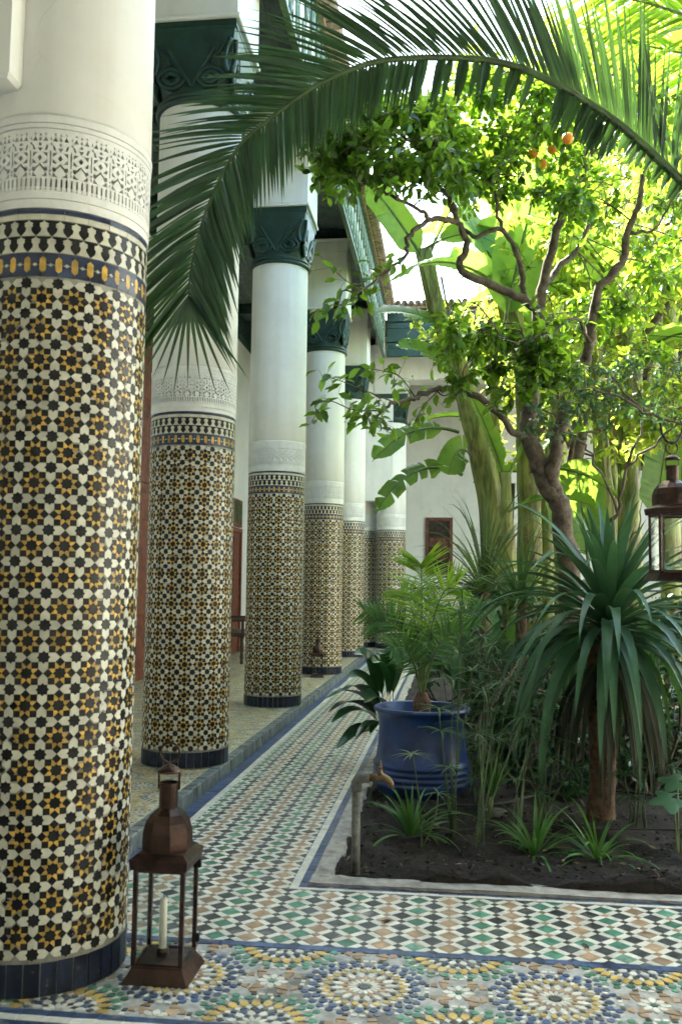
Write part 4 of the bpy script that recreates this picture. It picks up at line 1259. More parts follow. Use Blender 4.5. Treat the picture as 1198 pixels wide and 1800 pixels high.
LEAF_V = [(0,0,0),(.33,.24,.05),(.36,0,-.02),(.33,-.24,.05),(.70,.20,.04),(.72,0,-.05),(.70,-.20,.04),(1,0,-.14)]
LEAF_F = [(0,2,1),(0,3,2),(1,2,5,4),(2,3,6,5),(4,5,7),(5,6,7)]
def frame_from(D, U=None):
    """axis frames along directions D with a loose up"""
    n = len(D); D = D/(np.linalg.norm(D,axis=1,keepdims=True)+1e-9)
    if U is None: U = np.tile([0,0,1.0],(n,1))+RNG.normal(0,.55,(n,3))
    B = np.cross(U, D); B /= np.linalg.norm(B,axis=1,keepdims=True)+1e-9
    return D, B, np.cross(D, B)

# ---------------- big palm frond overhead
palm = thing("palm_tree", "date palm whose great arching frond spans the top of the view", "palm", (2.3,4.6,0))
po = np.array(palm.location)
MB().tube(catmull([(0,0,-.1),(.05,0,1.2),(.02,.05,2.4),(0,0,3.1)],5), np.linspace(.2,.16,16), 14).build("trunk", MT['palebark'], palm, True)
RP = [(1330,430,3.95),(1198,319,3.85),(1145,270,3.80),(1091,222,3.75),(1037,184,3.7),(983,151,3.65),(901,116,3.6),(820,103,3.55),(712,103,3.5),(640,114,3.46),(567,145,3.43),(512,180,3.4),(465,217,3.38),(424,253,3.36),(384,320,3.34),(354,396,3.33),(336,470,3.33),(332,520,3.33)]
Rw = [np.array([po[0]+.05,po[1],3.0])]+[at(*q) for q in RP]
Rw = catmull(Rw, 8)
nR = len(Rw)
fr_ = MB().tube(Rw-po, np.linspace(.020,.0035,nR), 8).build("frond", MT['stemgreen'], palm, True)
seg = np.linalg.norm(np.diff(Rw,axis=0),axis=1); cum = np.concatenate([[0],np.cumsum(seg)]); TOT = cum[-1]
def on_r(s):
    i = min(nR-2, int(np.searchsorted(cum, s)-1)); i = max(0, i); f = (s-cum[i])/max(1e-9, seg[i]); return Rw[i]*(1-f)+Rw[i+1]*f, norm(Rw[i+1]-Rw[i])
right = _r; upv = _u
s = 1.12; k = 0
while s < TOT-.003:
    f = (s-1.0)/(TOT-1.0)
    p, t = on_r(s)
    # frame across the frond: out = away from the garden side, rows lie on both sides of the rachis
    nrm = norm(np.cross(t, _fw))            # in the plane of the frond as it hangs before us
    if nrm[2] < 0: nrm = -nrm
    for side in (1, -1):
        L = (.56-.12*min(1,max(0,(f-.5)*4)) if side == 1 else .21+.19*min(1, max(0,(f-.50)*3.0)))*(1-.10*max(0,(f-.62)/.38))*RNG.uniform(.86,1.10)
        if f < .30 and side == -1: L *= .55
        if f < .18 and side == 1: L *= .8
        lean = .62+.55*f if side == 1 else .30+.75*max(0,(f-.4)/.6)
        d = nrm*side+t*lean+_fw*RNG.normal(.12*side,.10)
        if side == -1: d = norm(d)*.8+np.array([0,0,-.55*(1-max(0,(f-.5)*1.2))])+_fw*RNG.normal(-.1,.06)
        if side == -1 and f < .62 and RNG.random() < .38: continue
        if side == 1 and f < .25:
            d = d+RNG.normal(0,.18,3)
        d = norm(d)
        P = arc(p-po, d, L, .55 if side == 1 else .5, 7)
        mb = MB(); ribbon(mb, P, blade_w(7, RNG.uniform(.015,.0205)*(1.75 if side == -1 and f < .58 else .95 if side == -1 else 1), .15, .45), up=norm(-_fw+.5*np.array([0,0,1])+.45*side*nrm*0+RNG.normal(0,.22,3)), fold=.30)
        mb.build("leaflet", MT['l_palm'], fr_, True)
    s += .0150 if f > .55 else .0150; k += 1
for a in np.linspace(-.75,.75,11):
    mb = MB(); ribbon(mb, arc(Rw[-1]-po, norm(np.array([a,.05,-1])), RNG.uniform(.32,.40), .1, 6), blade_w(6,.014,.2,.35), up=-_fw, fold=.3); mb.build("leaflet", MT['l_palm'], fr_, True)
# two fronds high on the right, their sunlight put into a brighter leaf green
for (b, m_, e) in (((1420,170,4.6),(1230,40,4.5),(1040,-20,4.4)), ((1450,260,4.9),(1270,120,4.9),(1090,70,4.8)), ((1400,60,5.2),(1180,-60,5.1),(960,-90,5.0))):
    C = catmull([np.array([po[0],po[1],3.05]), at(*b), at(*m_), at(*e)], 14)
    f2 = MB().tube(C-po, np.linspace(.018,.004,len(C)), 7).build("frond", MT['stempale'], palm, True)
    for i in range(12, len(C)-1):
        t = norm(C[min(i+1,len(C)-1)]-C[i-1]); nn = norm(np.cross(t, _fw)); nn = nn if nn[2] > 0 else -nn
        for side in (1,-1):
            for sub in range(2):
                mb = MB(); d = norm(nn*side*.6+t*.9+_fw*RNG.normal(0,.3)+np.array([0,0,-.15]))
                ribbon(mb, arc(C[i]-po+t*.02*sub, d, RNG.uniform(.34,.46), .6, 6), blade_w(6,.020,.15,.45), up=norm(-_fw+RNG.normal(0,.4,3)), fold=.3)
                mb.build("leaflet", MT['l_sunpalm'], f2, True)

# ---------------- orange tree
otree = thing("orange_tree", "old bitter orange tree with forking brown limbs and a few oranges", "tree", tuple(at(1003,1120,6.6)*np.array([1,1,0])))
oo = np.array(otree.location)
g0 = at(1003,1120,6.6); g0[2] = -.05
LIMBS = [
 ([g0, at(1000,1010,6.5), at(988,942,6.45), at(984,890,6.42), at(959,852,6.4), at(943,806,6.38), at(926,759,6.35), at(934,693,6.4), at(946,620,6.5), at(945,541,6.5)], .105, .058),
 ([at(984,885,6.42), at(969,839,6.36), at(979,776,6.3), at(996,703,6.22), at(1019,650,6.15), at(1036,603,6.1), at(1047,514,6.05), at(1091,465,6.0), at(1102,411,5.95), at(1123,351,5.9), at(1130,280,5.9)], .070, .018),
 ([at(926,765,6.35), at(906,763,6.3), at(876,726,6.15), at(830,693,6.0), at(800,685,5.9), at(771,685,5.8), at(738,693,5.65), at(731,701,5.6), at(693,707,5.5), at(669,722,5.4), at(653,749,5.35)], .036, .008),
 ([at(945,545,6.5), at(961,476,6.5), at(983,389,6.4), at(1010,335,6.3), at(1026,287,6.2), at(1010,238,6.1), at(977,195,6.0), at(928,135,5.9)], .050, .012),
 ([at(955,500,6.5), at(977,476,6.6), at(1026,416,6.7), at(1037,351,6.7), at(1031,292,6.7), at(1060,220,6.7)], .034, .012),
 ([at(946,560,6.5), at(937,541,6.45), at(896,514,6.35), at(810,476,6.2), at(820,433,6.15), at(804,389,6.1), at(793,351,6.05), at(766,319,6.0), at(740,270,5.9)], .046, .012),
 ([at(920,525,6.4), at(918,508,6.4), at(912,460,6.35), at(880,403,6.3), at(831,416,6.3), at(790,360,6.3), at(800,300,6.3)], .032, .010),
 ([at(804,389,6.1), at(775,386,6.0), at(750,387,5.9), at(718,416,5.8), at(712,449,5.75), at(674,481,5.6), at(640,505,5.45), at(600,512,5.35)], .026, .006),
 ([at(750,385,5.9), at(740,372,5.85), at(691,346,5.75), at(658,330,5.7), at(615,310,5.6)], .018, .006),
 ([at(1036,603,6.1), at(1010,560,5.9), at(960,590,5.7), at(900,600,5.5), at(850,560,5.4)], .016, .005),
 ([at(880,403,6.3), at(870,330,6.2), at(900,260,6.1)], .018, .006),
 ([at(1102,411,5.95), at(1150,400,5.9), at(1190,330,5.8)], .016, .006),
]
nodes = []
for k, (P, r0, r1) in enumerate(LIMBS):
    C = catmull(P, 6); C = C+RNG.normal(0,.006,C.shape)*(1 if k else .4)
    MB().tube(C-oo, np.linspace(r0, r1, len(C))*.80*(1+RNG.normal(0,.05,len(C))), 10 if r0 > .03 else 7).build("trunk" if k == 0 else "limb", MT['bark'], otree, True)
    nodes += [c for c in C[len(C)//3:]]
nodes = np.array(nodes)
def clump_tree(root, org, nodes, centres, rads, nleaf, mat, bark, leaf, name="foliage", shoots=True, singles=False, twig_r=.006):
    """twigs from the nearest limb to each clump, short shoots and leaves through its volume"""
    tw = MB(); fol = MB()
    for c, rd in zip(centres, rads):
        j = np.argmin(((nodes-c)**2).sum(1)); a = nodes[j]
        mid = (a+c)/2+RNG.normal(0,.05,3)+np.array([0,0,.04])
        if np.linalg.norm(c-a) > .02: tw.tube(catmull([a-org, mid-org, c-org],4), np.linspace(twig_r, twig_r*.35, 9), 5, cap=False)
        ns = max(2, int(nleaf/7)); D = RNG.normal(0,1,(ns,3)); D[:,2] = D[:,2]*.7; D /= np.linalg.norm(D,axis=1,keepdims=True)
        for d in D:
            L = rd*RNG.uniform(.5,1.15); e = c+d*L+np.array([0,0,-.15*L]); S = np.array([c+(e-c)*q+np.array([0,0,-.1*L*q*q]) for q in (0,.35,.7,1)])
            tw.tube(S-org, [twig_r*.4,twig_r*.3,twig_r*.25,twig_r*.12], 4, cap=False)
            m = 7; q = RNG.uniform(.3,1.0,m); B = c+(e-c)*q[:,None]-np.array([0,0,.1*L])*(q**2)[:,None]
            LD = d*.6+RNG.normal(0,.75,(m,3))+np.array([0,0,-.35]); A, Bx, Cx = frame_from(LD)
            s_ = leaf*RNG.uniform(.65,1.2,m)[:,None]
            instances(fol, LEAF_V, LEAF_F, B-org, A*s_, Bx*s_, Cx*s_)
    tw.build("twigs", bark, root, True, kind="stuff")
    return fol
def region(x0, x1, y0, y1, d0, d1, n):
    return [at(RNG.uniform(x0,x1), RNG.uniform(y0,y1), RNG.uniform(d0,d1)) for _ in range(n)]
cc = region(560,800,160,310,5.3,6.4,48)+region(780,1010,130,330,5.6,6.8,34)+region(1000,1210,60,380,5.6,7.2,34)+region(830,960,120,200,5.6,6.4,8)+region(860,1010,300,400,6.2,6.9,6)
cc += region(790,960,570,680,5.5,6.3,14)+region(1030,1200,430,640,5.8,7.0,12)+region(930,1010,570,680,5.6,6.1,7)
# trim to an uneven outline
clr = [RNG.uniform(.12,.24) for _ in cc]
fol = clump_tree(otree, oo, nodes, cc, clr, 84, None, MT['bark'], .075)
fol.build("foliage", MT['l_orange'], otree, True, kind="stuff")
# leafy sprays hanging clear in front of the columns: leaves one by one
lme = MB().add(LEAF_V, LEAF_F).mesh("leaf", MT['l_orange'], True)
def spray(pts, n, leaf, rr):
    C = catmull([at(*q) for q in pts], 6)
    MB().tube(C-oo, np.linspace(.005,.0018,len(C)), 5).build("twig", MT['bark'], otree, True)
    for k in range(n):
        i = RNG.integers(2, len(C)); b = C[i]+RNG.normal(0,rr,3); st = RNG.uniform(.8,1.25)*leaf
        d = norm(RNG.normal(0,.7,3)+norm(C[-1]-C[0])*.6+np.array([0,0,-.55]))
        o = link("leaf", lme, otree); 
        A, B, Cc = frame_from(d[None,:])
        o.matrix_local = Matrix(((A[0,0]*st,B[0,0]*st,Cc[0,0]*st,b[0]-oo[0]),(A[0,1]*st,B[0,1]*st,Cc[0,1]*st,b[1]-oo[1]),(A[0,2]*st,B[0,2]*st,Cc[0,2]*st,b[2]-oo[2]),(0,0,0,1)))
        if rr > .02: MB().tube(np.array([C[i]-oo, b-oo]), .0012, 3).build("petiole", MT['bark'], otree)
LS = .082
spray([(674,481,5.6),(650,490,5.5),(620,500,5.4),(580,470,5.35)], 20, LS, .035)
spray([(640,505,5.45),(610,530,5.35),(575,545,5.3)], 20, LS, .03)
spray([(600,512,5.35),(590,540,5.3),(550,550,5.25)], 16, LS, .03)
spray([(712,449,5.75),(680,470,5.6),(650,520,5.5)], 16, LS, .03)
spray([(693,707,5.5),(650,690,5.35),(600,670,5.25),(565,660,5.2)], 26, LS, .035)
spray([(669,722,5.4),(620,720,5.25),(575,705,5.2),(548,740,5.18)], 24, LS, .03)
spray([(731,701,5.6),(700,660,5.5),(660,650,5.4)], 26, LS, .04)
spray([(653,749,5.35),(665,735,5.35),(690,770,5.3)], 16, LS, .03)
spray([(653,749,5.35),(640,730,5.3),(610,745,5.25)], 14, LS, .03)
spray([(771,685,5.8),(740,720,5.7),(720,770,5.6)], 16, LS, .03)
spray([(658,330,5.7),(620,300,5.6),(570,270,5.5)], 28, LS, .05)
spray([(615,310,5.6),(590,290,5.5),(560,300,5.45)], 22, LS, .05)
# oranges hang in the crown
for k, (x, y, d, where) in enumerate(((997,243,5.25,"brightest orange beside the dark limb under the arching frond"),(970,262,6.15,"orange tucked among leaves just left of the brightest one"),(952,288,6.1,"lower orange half hidden by leaves under the frond"),(936,270,6.2,"leftmost small orange in the crown of the orange tree"),(1188,62,6.0,"orange high at the right edge under the sunlit frond"),(1176,80,6.0,"second orange at the right edge just below the highest one"))):
    p = at(x, y, d); o = MB().lathe([(.004,-.034),(.020,-.028),(.032,-.012),(.034,.004),(.028,.020),(.014,.030),(.003,.031)], 18).build("orange", MT['orange'], None, True)
    o.location = p; tag(o, where, "orange", "oranges on the tree")

# ---------------- sunlit trees behind
def backtree(label, base, height, crown, n, rad, leaf, seed, nleaf=70):
    t = thing("garden_tree", label, "tree", (base[0],base[1],0), 0, "leafy trees filling the back of the garden")
    o = np.array([base[0],base[1],0.0]); nd = []
    tr = catmull([o+np.array([0,0,-.1]), o+np.array([RNG.normal(0,.1),RNG.normal(0,.1),height*.3]), o+np.array([RNG.normal(0,.2),RNG.normal(0,.2),height*.6]), o+np.array([RNG.normal(0,.3),RNG.normal(0,.3),height*.9])],6)
    MB().tube(tr-o, np.linspace(.11,.03,len(tr)), 9).build("trunk", MT['bark'], t, True)
    nd += list(tr[6:])
    for k in range(7):
        a = RNG.uniform(0,2*PI); s_ = tr[RNG.integers(6,len(tr)-2)]; e = s_+np.array([math.cos(a)*crown*.7,math.sin(a)*crown*.7,RNG.uniform(.3,1.2)])
        C = catmull([s_,(s_+e)/2+RNG.normal(0,.15,3),e],5); MB().tube(C-o, np.linspace(.045,.012,len(C)), 6).build("limb", MT['bark'], t, True); nd += list(C)
    nd = np.array(nd); cs = []
    while len(cs) < n:
        v = RNG.uniform(-1,1,3)
        if (v**2).sum() < 1: cs.append(o+np.array([v[0]*crown,v[1]*crown,height*.72+v[2]*height*.33]))
    f = clump_tree(t, o, nd, cs, RNG.uniform(rad*.7,rad*1.3,n), nleaf, None, MT['bark'], leaf, twig_r=.007)
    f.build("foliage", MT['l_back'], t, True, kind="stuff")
backtree("tall pale green tree behind the orange tree, left of the others", at(1010,1000,10.0)*np.array([1,1,0]), 6.6, 1.5, 62, .42, .105, 1)
backtree("bright yellow-green tree rising behind the right-hand limb", at(1130,1000,8.6)*np.array([1,1,0]), 5.8, 1.35, 66, .38, .095, 2)
backtree("leafy tree at the far right behind the hanging lantern", at(1260,1000,7.4)*np.array([1,1,0]), 5.4, 1.3, 56, .36, .09, 3)
backtree("loose bright tree filling the upper right behind the sunlit fronds", at(1200,1000,10.2)*np.array([1,1,0]), 8.6, 1.9, 84, .5, .11, 5)
backtree("slender bright tree behind the arch of the great frond", at(950,1000,11.6)*np.array([1,1,0]), 8.4, 1.7, 60, .5, .11, 6)
backtree("highest tree crown at the back of the garden", at(1090,1000,13.2)*np.array([1,1,0]), 9.4, 2.2, 70, .6, .13, 4)

# ---------------- banana plants
def banana_leaf(parent, org, P0, d0, L, W, g, tears=.5, up=None, petiole=.18, side=None, n=44):
    """blade torn into strips along a heavy midrib"""
    C = arc(P0, d0, L, g, n, side=side)-org
    T = np.gradient(C,axis=0); T /= np.linalg.norm(T,axis=1,keepdims=True)
    U = np.array([0,0,1.0]) if up is None else norm(up)
    S = np.cross(T, U); S /= np.linalg.norm(S,axis=1,keepdims=True)+1e-6; N = np.cross(S,T)
    mb = MB(); i0 = int(n*petiole); t = np.clip((np.arange(n)-i0)/(n-1-i0),0,1)
    w = W/2*np.clip(t/.12,0,1)**.6*np.clip((1-t)/.22,0,1)**.55
    for sd in (1,-1):
        i = i0
        while i < n-2:
            run = (int(RNG.integers(4,10)) if tears > .6 else int(RNG.integers(4,9))) if RNG.random() < tears else int(RNG.integers(12,34)); j = min(n-1, i+run)
            tz = RNG.uniform(.05,.35); dr = RNG.normal(.10,.10)+(.35*RNG.random() if tears > .6 else 0)
            V = []; m = j-i+1
            for q in range(i,j+1):
                f = (q-i)/max(1,m-1); sh = (.5-f)*(L/n)*m*(tz if tears > .6 else .10 if j < n-1 and i > i0 else .0)
                for k, u in enumerate((.0,.33,.67,1.0)):
                    rip = .008*math.sin(q*2.6)*u
                    V.append(C[q]+sd*S[q]*w[q]*u*(1-.05*u*RNG.random())+N[q]*(w[q]*(.30*u-dr*3*u*u*.5)+rip)+T[q]*(sh*u+w[q]*.25*u))
            F = []
            for a in range(m-1):
                for k in range(3):
                    b = a*4+k; F.append((b,b+1,b+5,b+4) if sd > 0 else (b,b+4,b+5,b+1))
            mb.add(V, F, 0); i = j
    mb.tube(C, np.linspace(.022,.004,n)*(L/1.6)**.5, 6, 1)
    return mb.build("leaf", [MT['l_ban'], MT['stempale']], parent, True)
def banana(label, pts, r0, r1, leaves):
    base = at(*pts[0]); P = [np.array([base[0],base[1],-.05]) if k == 0 else at(*q) for k, q in enumerate(pts)]
    t = thing("banana_plant", label, "banana plant", (base[0],base[1],0), 0, "banana plants at the back of the bed")
    o = np.array(t.location); C = catmull(P,7); m = len(C)
    MB().tube(C-o, np.linspace(r0,r1,m)*(1+.04*np.sin(np.arange(m)*1.3)), 14).build("stem", MT['banstem'], t, True)
    # dry sheaths peeling from the stem
    for k in range(4):
        i = int(m*RNG.uniform(.15,.75)); a = RNG.uniform(0,2*PI); rr = np.interp(i,[0,m-1],[r0,r1])
        off = np.array([math.cos(a)*rr*1.02, math.sin(a)*rr*1.02, 0]); jj = min(m-1,i+int(m*.3)); mb = MB()
        ribbon(mb, (C[i:jj+1]+off-o)[::1], np.linspace(.02,.10,jj-i+1)*1.0, up=-off, fold=-.10); mb.build("sheath", MT['banstem'], t, True)
    for lf in leaves: banana_leaf(t, o, **lf)
    return t
def D(x, y, z): return np.array([x,y,z],float)
R_, F_, U_ = _r, _fw, _u
top1 = at(764,545,8.9)
banana("leaning banana plant nearest the far column, with torn leaves hanging left", [(872,1090,9.0),(866,930,9.0),(835,760,9.0),(805,650,8.95),(782,585,8.9),(768,540,8.9),(748,440,8.9)], .145, .060, [
    dict(P0=at(752,470,8.9), d0=-R_*.55+U_*1.0+F_*.1, L=1.05, W=.30, g=.30, tears=.35, up=-F_*1.0-R_*.4),
    dict(P0=at(745,440,8.9), d0=R_*.75+U_*.55-F_*.3, L=.95, W=.40, g=1.7, tears=.25, up=-F_*.8+U_*.6),
    dict(P0=at(752,455,8.9), d0=R_*.35+U_*1.0+F_*.2, L=1.35, W=.42, g=.7, tears=.3),
    dict(P0=at(795,590,8.9), d0=-R_*1.0+U_*.85-F_*.2, L=.85, W=.26, g=1.2, tears=.4, up=-F_*.6+U_*.8),
    dict(P0=at(806,660,8.85), d0=-R_*.9+U_*.85-F_*.3, L=.72, W=.25, g=1.2, tears=.4, up=-F_*.6+U_*.8),
    dict(P0=at(800,640,8.9), d0=R_*.5+U_*.6+F_*.4, L=1.0, W=.34, g=1.0, tears=.4),
    dict(P0=at(806,760,8.85), d0=-R_*1.0+U_*.35-F_*.25, L=1.00, W=.21, g=1.35, tears=.95, up=U_*.3-F_*1.0),
    dict(P0=at(812,835,8.85), d0=-R_*.95+U_*.55-F_*.3, L=1.10, W=.20, g=1.75, tears=.95, up=U_*.5-F_*1.0),
    dict(P0=at(826,800,8.85), d0=-R_*.25+U_*.3-F_*.3, L=.55, W=.28, g=4.5, tears=.3, up=-F_*1.0),
])
banana("banana plant with a broad upright leaf behind the orange tree fork", [(925,1100,8.4),(930,940,8.4),(926,800,8.4),(922,690,8.4),(908,600,8.4),(895,545,8.4),(890,490,8.4)], .125, .055, [
    dict(P0=at(880,600,8.3), d0=R_*.22+U_*1.1, L=1.55, W=.50, g=.12, tears=.12, up=-F_*1.0+U_*.2),
    dict(P0=at(890,520,8.4), d0=-R_*.8+U_*.8-F_*.3, L=1.3, W=.44, g=1.2, tears=.3),
    dict(P0=at(890,520,8.4), d0=-R_*.35+U_*1.1+F_*.3, L=1.7, W=.46, g=.45, tears=.3),
    dict(P0=at(895,540,8.4), d0=R_*.9+U_*.8+F_*.2, L=1.5, W=.46, g=.9, tears=.4),
    dict(P0=at(905,600,8.4), d0=-R_*.7+U_*.3-F_*.6, L=1.1, W=.36, g=1.2, tears=.4),
    dict(P0=at(930,830,8.3), d0=R_*.6+U_*.2-F_*.1, L=.9, W=.32, g=1.5, tears=.4),
])
banana("thin young banana stem between the two thicker left-hand stems", [(884,1080,9.3),(880,920,9.3),(872,800,9.3),(868,700,9.3),(872,640,9.3)], .07, .035, [
    dict(P0=at(872,720,9.3), d0=-R_*.3+U_*1.0, L=1.0, W=.2, g=.5, tears=.2), dict(P0=at(874,700,9.3), d0=R_*.3+U_*1.0, L=1.1, W=.22, g=.5, tears=.2), dict(P0=at(880,760,9.3), d0=-R_*.7+U_*.5, L=.9, W=.26, g=1.2, tears=.5)])
banana("banana stem right of the orange tree trunk, with a low wide leaf", [(1058,1080,8.8),(1066,940,8.8),(1058,820,8.8),(1050,700,8.8),(1044,560,8.8),(1040,480,8.8)], .095, .05, [
    dict(P0=at(1046,560,8.8), d0=-R_*.6+U_*1.0, L=1.5, W=.42, g=.7, tears=.4), dict(P0=at(1046,540,8.8), d0=R_*.7+U_*.9, L=1.5, W=.42, g=.8, tears=.4), dict(P0=at(1046,520,8.8), d0=U_*1.0+F_*.4, L=1.6, W=.44, g=.5, tears=.3),
    dict(P0=at(1035,1010,8.6), d0=-R_*.1+U_*1.0, L=1.1, W=.46, g=.3, tears=.2, up=-F_*1.0), dict(P0=at(1050,760,8.7), d0=-R_*.8+U_*.1-F_*.2, L=.8, W=.3, g=1.2, tears=.4)])
banana("sun-patched banana stem behind the hanging lantern", [(1108,1080,8.2),(1106,940,8.2),(1104,820,8.2),(1106,690,8.2),(1100,560,8.2),(1100,470,8.2)], .12, .055, [
    dict(P0=at(1102,560,8.2), d0=-R_*.5+U_*1.0-F_*.3, L=1.5, W=.44, g=.9, tears=.4), dict(P0=at(1102,540,8.2), d0=R_*.8+U_*.8, L=1.6, W=.44, g=.9, tears=.4), dict(P0=at(1104,640,8.1), d0=R_*.5+U_*.6-F_*.5, L=1.3, W=.42, g=1.2, tears=.4), dict(P0=at(1150,940,8.0), d0=R_*.1+U_*1.0, L=1.0, W=.40, g=.4, tears=.2, up=-F_*1.0)])
banana("rearmost banana plant at the back right of the bed", [(1180,1060,9.8),(1176,900,9.8),(1180,760,9.8),(1176,600,9.8),(1172,480,9.8)], .12, .06, [
    dict(P0=at(1174,560,9.8), d0=-R_*.8+U_*.9, L=1.7, W=.5, g=.8, tears=.4), dict(P0=at(1174,540,9.8), d0=R_*.4+U_*1.1, L=1.7, W=.5, g=.5, tears=.4), dict(P0=at(1174,640,9.7), d0=-R_*.7+U_*.5-F_*.4, L=1.5, W=.46, g=1.1, tears=.4)])
banana("slim banana stem just left of the orange tree trunk", [(962,1080,9.2),(958,940,9.2),(968,800,9.2),(975,680,9.2),(970,580,9.2)], .085, .045, [
    dict(P0=at(970,640,9.2), d0=-R_*.5+U_*1.0, L=1.3, W=.38, g=.7, tears=.5), dict(P0=at(970,620,9.2), d0=R_*.5+U_*1.0, L=1.4, W=.40, g=.6, tears=.5), dict(P0=at(962,850,9.1), d0=-R_*.7+U_*.5, L=.8, W=.28, g=1.6, tears=.5)])
banana("slim banana stem between the orange trunk and the sun-patched stem", [(1082,1080,9.4),(1080,940,9.4),(1076,800,9.4),(1074,660,9.4),(1072,540,9.4)], .075, .04, [
    dict(P0=at(1073,600,9.4), d0=-R_*.6+U_*.9, L=1.3, W=.38, g=.8, tears=.5), dict(P0=at(1073,580,9.4), d0=R_*.4+U_*1.0, L=1.4, W=.4, g=.6, tears=.5), dict(P0=at(1010,1010,9.0), d0=-R_*.15+U_*1.0, L=1.1, W=.36, g=.5, tears=.4, up=-F_*1.0)])
banana("short banana plant with low leaves beside the window", [(898,1090,8.2),(894,1000,8.2),(890,900,8.2),(888,830,8.2)], .08, .045, [
    dict(P0=at(889,850,8.2), d0=R_*.35+U_*1.0, L=.9, W=.3, g=.6, tears=.5), dict(P0=at(889,850,8.2), d0=-R_*.3+U_*1.0, L=.9, W=.28, g=.6, tears=.5), dict(P0=at(892,900,8.1), d0=R_*.8+U_*.5, L=.8, W=.28, g=1.3, tears=.5)])
# tall leaves seen against the sky beyond the fork
banana("distant banana plant standing against the far eaves", [(985,1060,12.5),(985,880,12.5),(980,640,12.5),(978,480,12.5),(976,400,12.5)], .13, .07, [
    dict(P0=at(978,470,12.5), d0=-R_*.9+U_*.9, L=2.1, W=.55, g=.6, tears=.3), dict(P0=at(978,450,12.5), d0=R_*.7+U_*.9, L=2.0, W=.55, g=.6, tears=.3), dict(P0=at(978,440,12.5), d0=-R_*.3+U_*1.2, L=2.2, W=.55, g=.4, tears=.3), dict(P0=at(978,500,12.5), d0=-R_*1.0+U_*.2, L=1.9, W=.5, g=.7, tears=.4), dict(P0=at(978,500,12.5), d0=R_*1.0+U_*.3, L=1.9, W=.5, g=.7, tears=.4)])

# ---------------- strap-leaved rosette plant on a trunk
dr = thing("dracaena", "tall rosette of long drooping strap leaves on a brown trunk, front right of the bed", "plant", (.775,4.98,0.03))
do = np.array(dr.location); cz = at(1062,1098,4.98); cz = np.array([cz[0],4.98,cz[2]])
MB().tube(catmull([np.array([0,0,-.08]), np.array([.02,0,.35]), np.array([.0,0,.75]), cz-do],5), np.concatenate([[.085,.075],np.linspace(.068,.06,14)]), 14).build("trunk", MT['palebark'], dr, True)
for k in range(128):
    a = k*2.39996+RNG.normal(0,.1); f = k/128
    el = 1.38-1.40*f**.95+RNG.normal(0,.07); L = RNG.uniform(.76,1.08)*min(1, .58+1.3*f)
    d = np.array([math.cos(a)*math.cos(el), math.sin(a)*math.cos(el), math.sin(el)])
    P = arc(cz-do+d*.03+np.array([0,0,.05-.13*f]), d, L, .55+1.7*f, 14, g2=2.6*f+.9)
    mb = MB(); ribbon(mb, P, blade_w(14,RNG.uniform(.050,.068),.12,.40), fold=.16, twist=RNG.normal(0,.25))
    mb.build("leaf", MT['l_strap'], dr, True)
for k in range(60):
    a = RNG.uniform(0,2*PI); d = np.array([math.cos(a)*.8, math.sin(a)*.8, -.15])
    mb = MB(); ribbon(mb, arc(cz-do+np.array([0,0,-.14-.12*RNG.random()])+d*.03, d, RNG.uniform(.45,.82), 4.2, 12, g2=3), blade_w(12,.040,.12,.4), fold=.2, twist=RNG.normal(0,.6)); mb.build("dead_leaf", MT['l_dry'], dr, True)
for o in dr.children:
    if o.name.startswith("dead_leaf"): o["label"] = "withered leaf hanging down the trunk"

# ---------------- grassy clump in front of the banana stems
def tuft(name, label, cat, base, n, L, w, mat, spread=1.0, g=1.6, el=(.5,1.45), fold=.2, group=None, seg=9, tip=.4):
    t = thing(name, label, cat, tuple(base), 0, group)
    for k in range(n):
        a = RNG.uniform(0,2*PI); e = RNG.uniform(*el); d = np.array([math.cos(a)*math.cos(e)*spread, math.sin(a)*math.cos(e)*spread, math.sin(e)])
        mb = MB(); ribbon(mb, arc(d*np.array([.03,.03,0]), d, L*RNG.uniform(.6,1.1), g*RNG.uniform(.6,1.4), seg, g2=g), blade_w(seg,w*RNG.uniform(.75,1.2),.2,tip), fold=fold, twist=RNG.normal(0,.4)); mb.build("leaf", mat, t, True)
    return t
G = lambda x, y, d: at(x,y,d)*np.array([1,1,0])+np.array([0,0,.03])
tuft("grassy_plant", "tall clump of narrow arching leaves in front of the leaning banana stem", "plant", at(850,1010,7.2)+np.array([0,0,-.15]), 90, 1.0, .022, MT['l_grass'], g=1.2, el=(.3,1.5))
tuft("grassy_plant", "darker narrow-leaved clump left of the strap-leaved plant", "plant", at(915,1040,6.6)+np.array([0,0,-.1]), 70, .85, .02, MT['l_sedge'], g=1.4, el=(.3,1.5))
for o in [o for o in bpy.data.objects if o.name.startswith("grassy_plant") and o.type == 'EMPTY']:
    b = np.array(o.location); MB().tube(np.array([(0,0,-b[2]),(0,0,.02)]), [.05,.04], 8).build("stem", MT['palebark'], o, True)
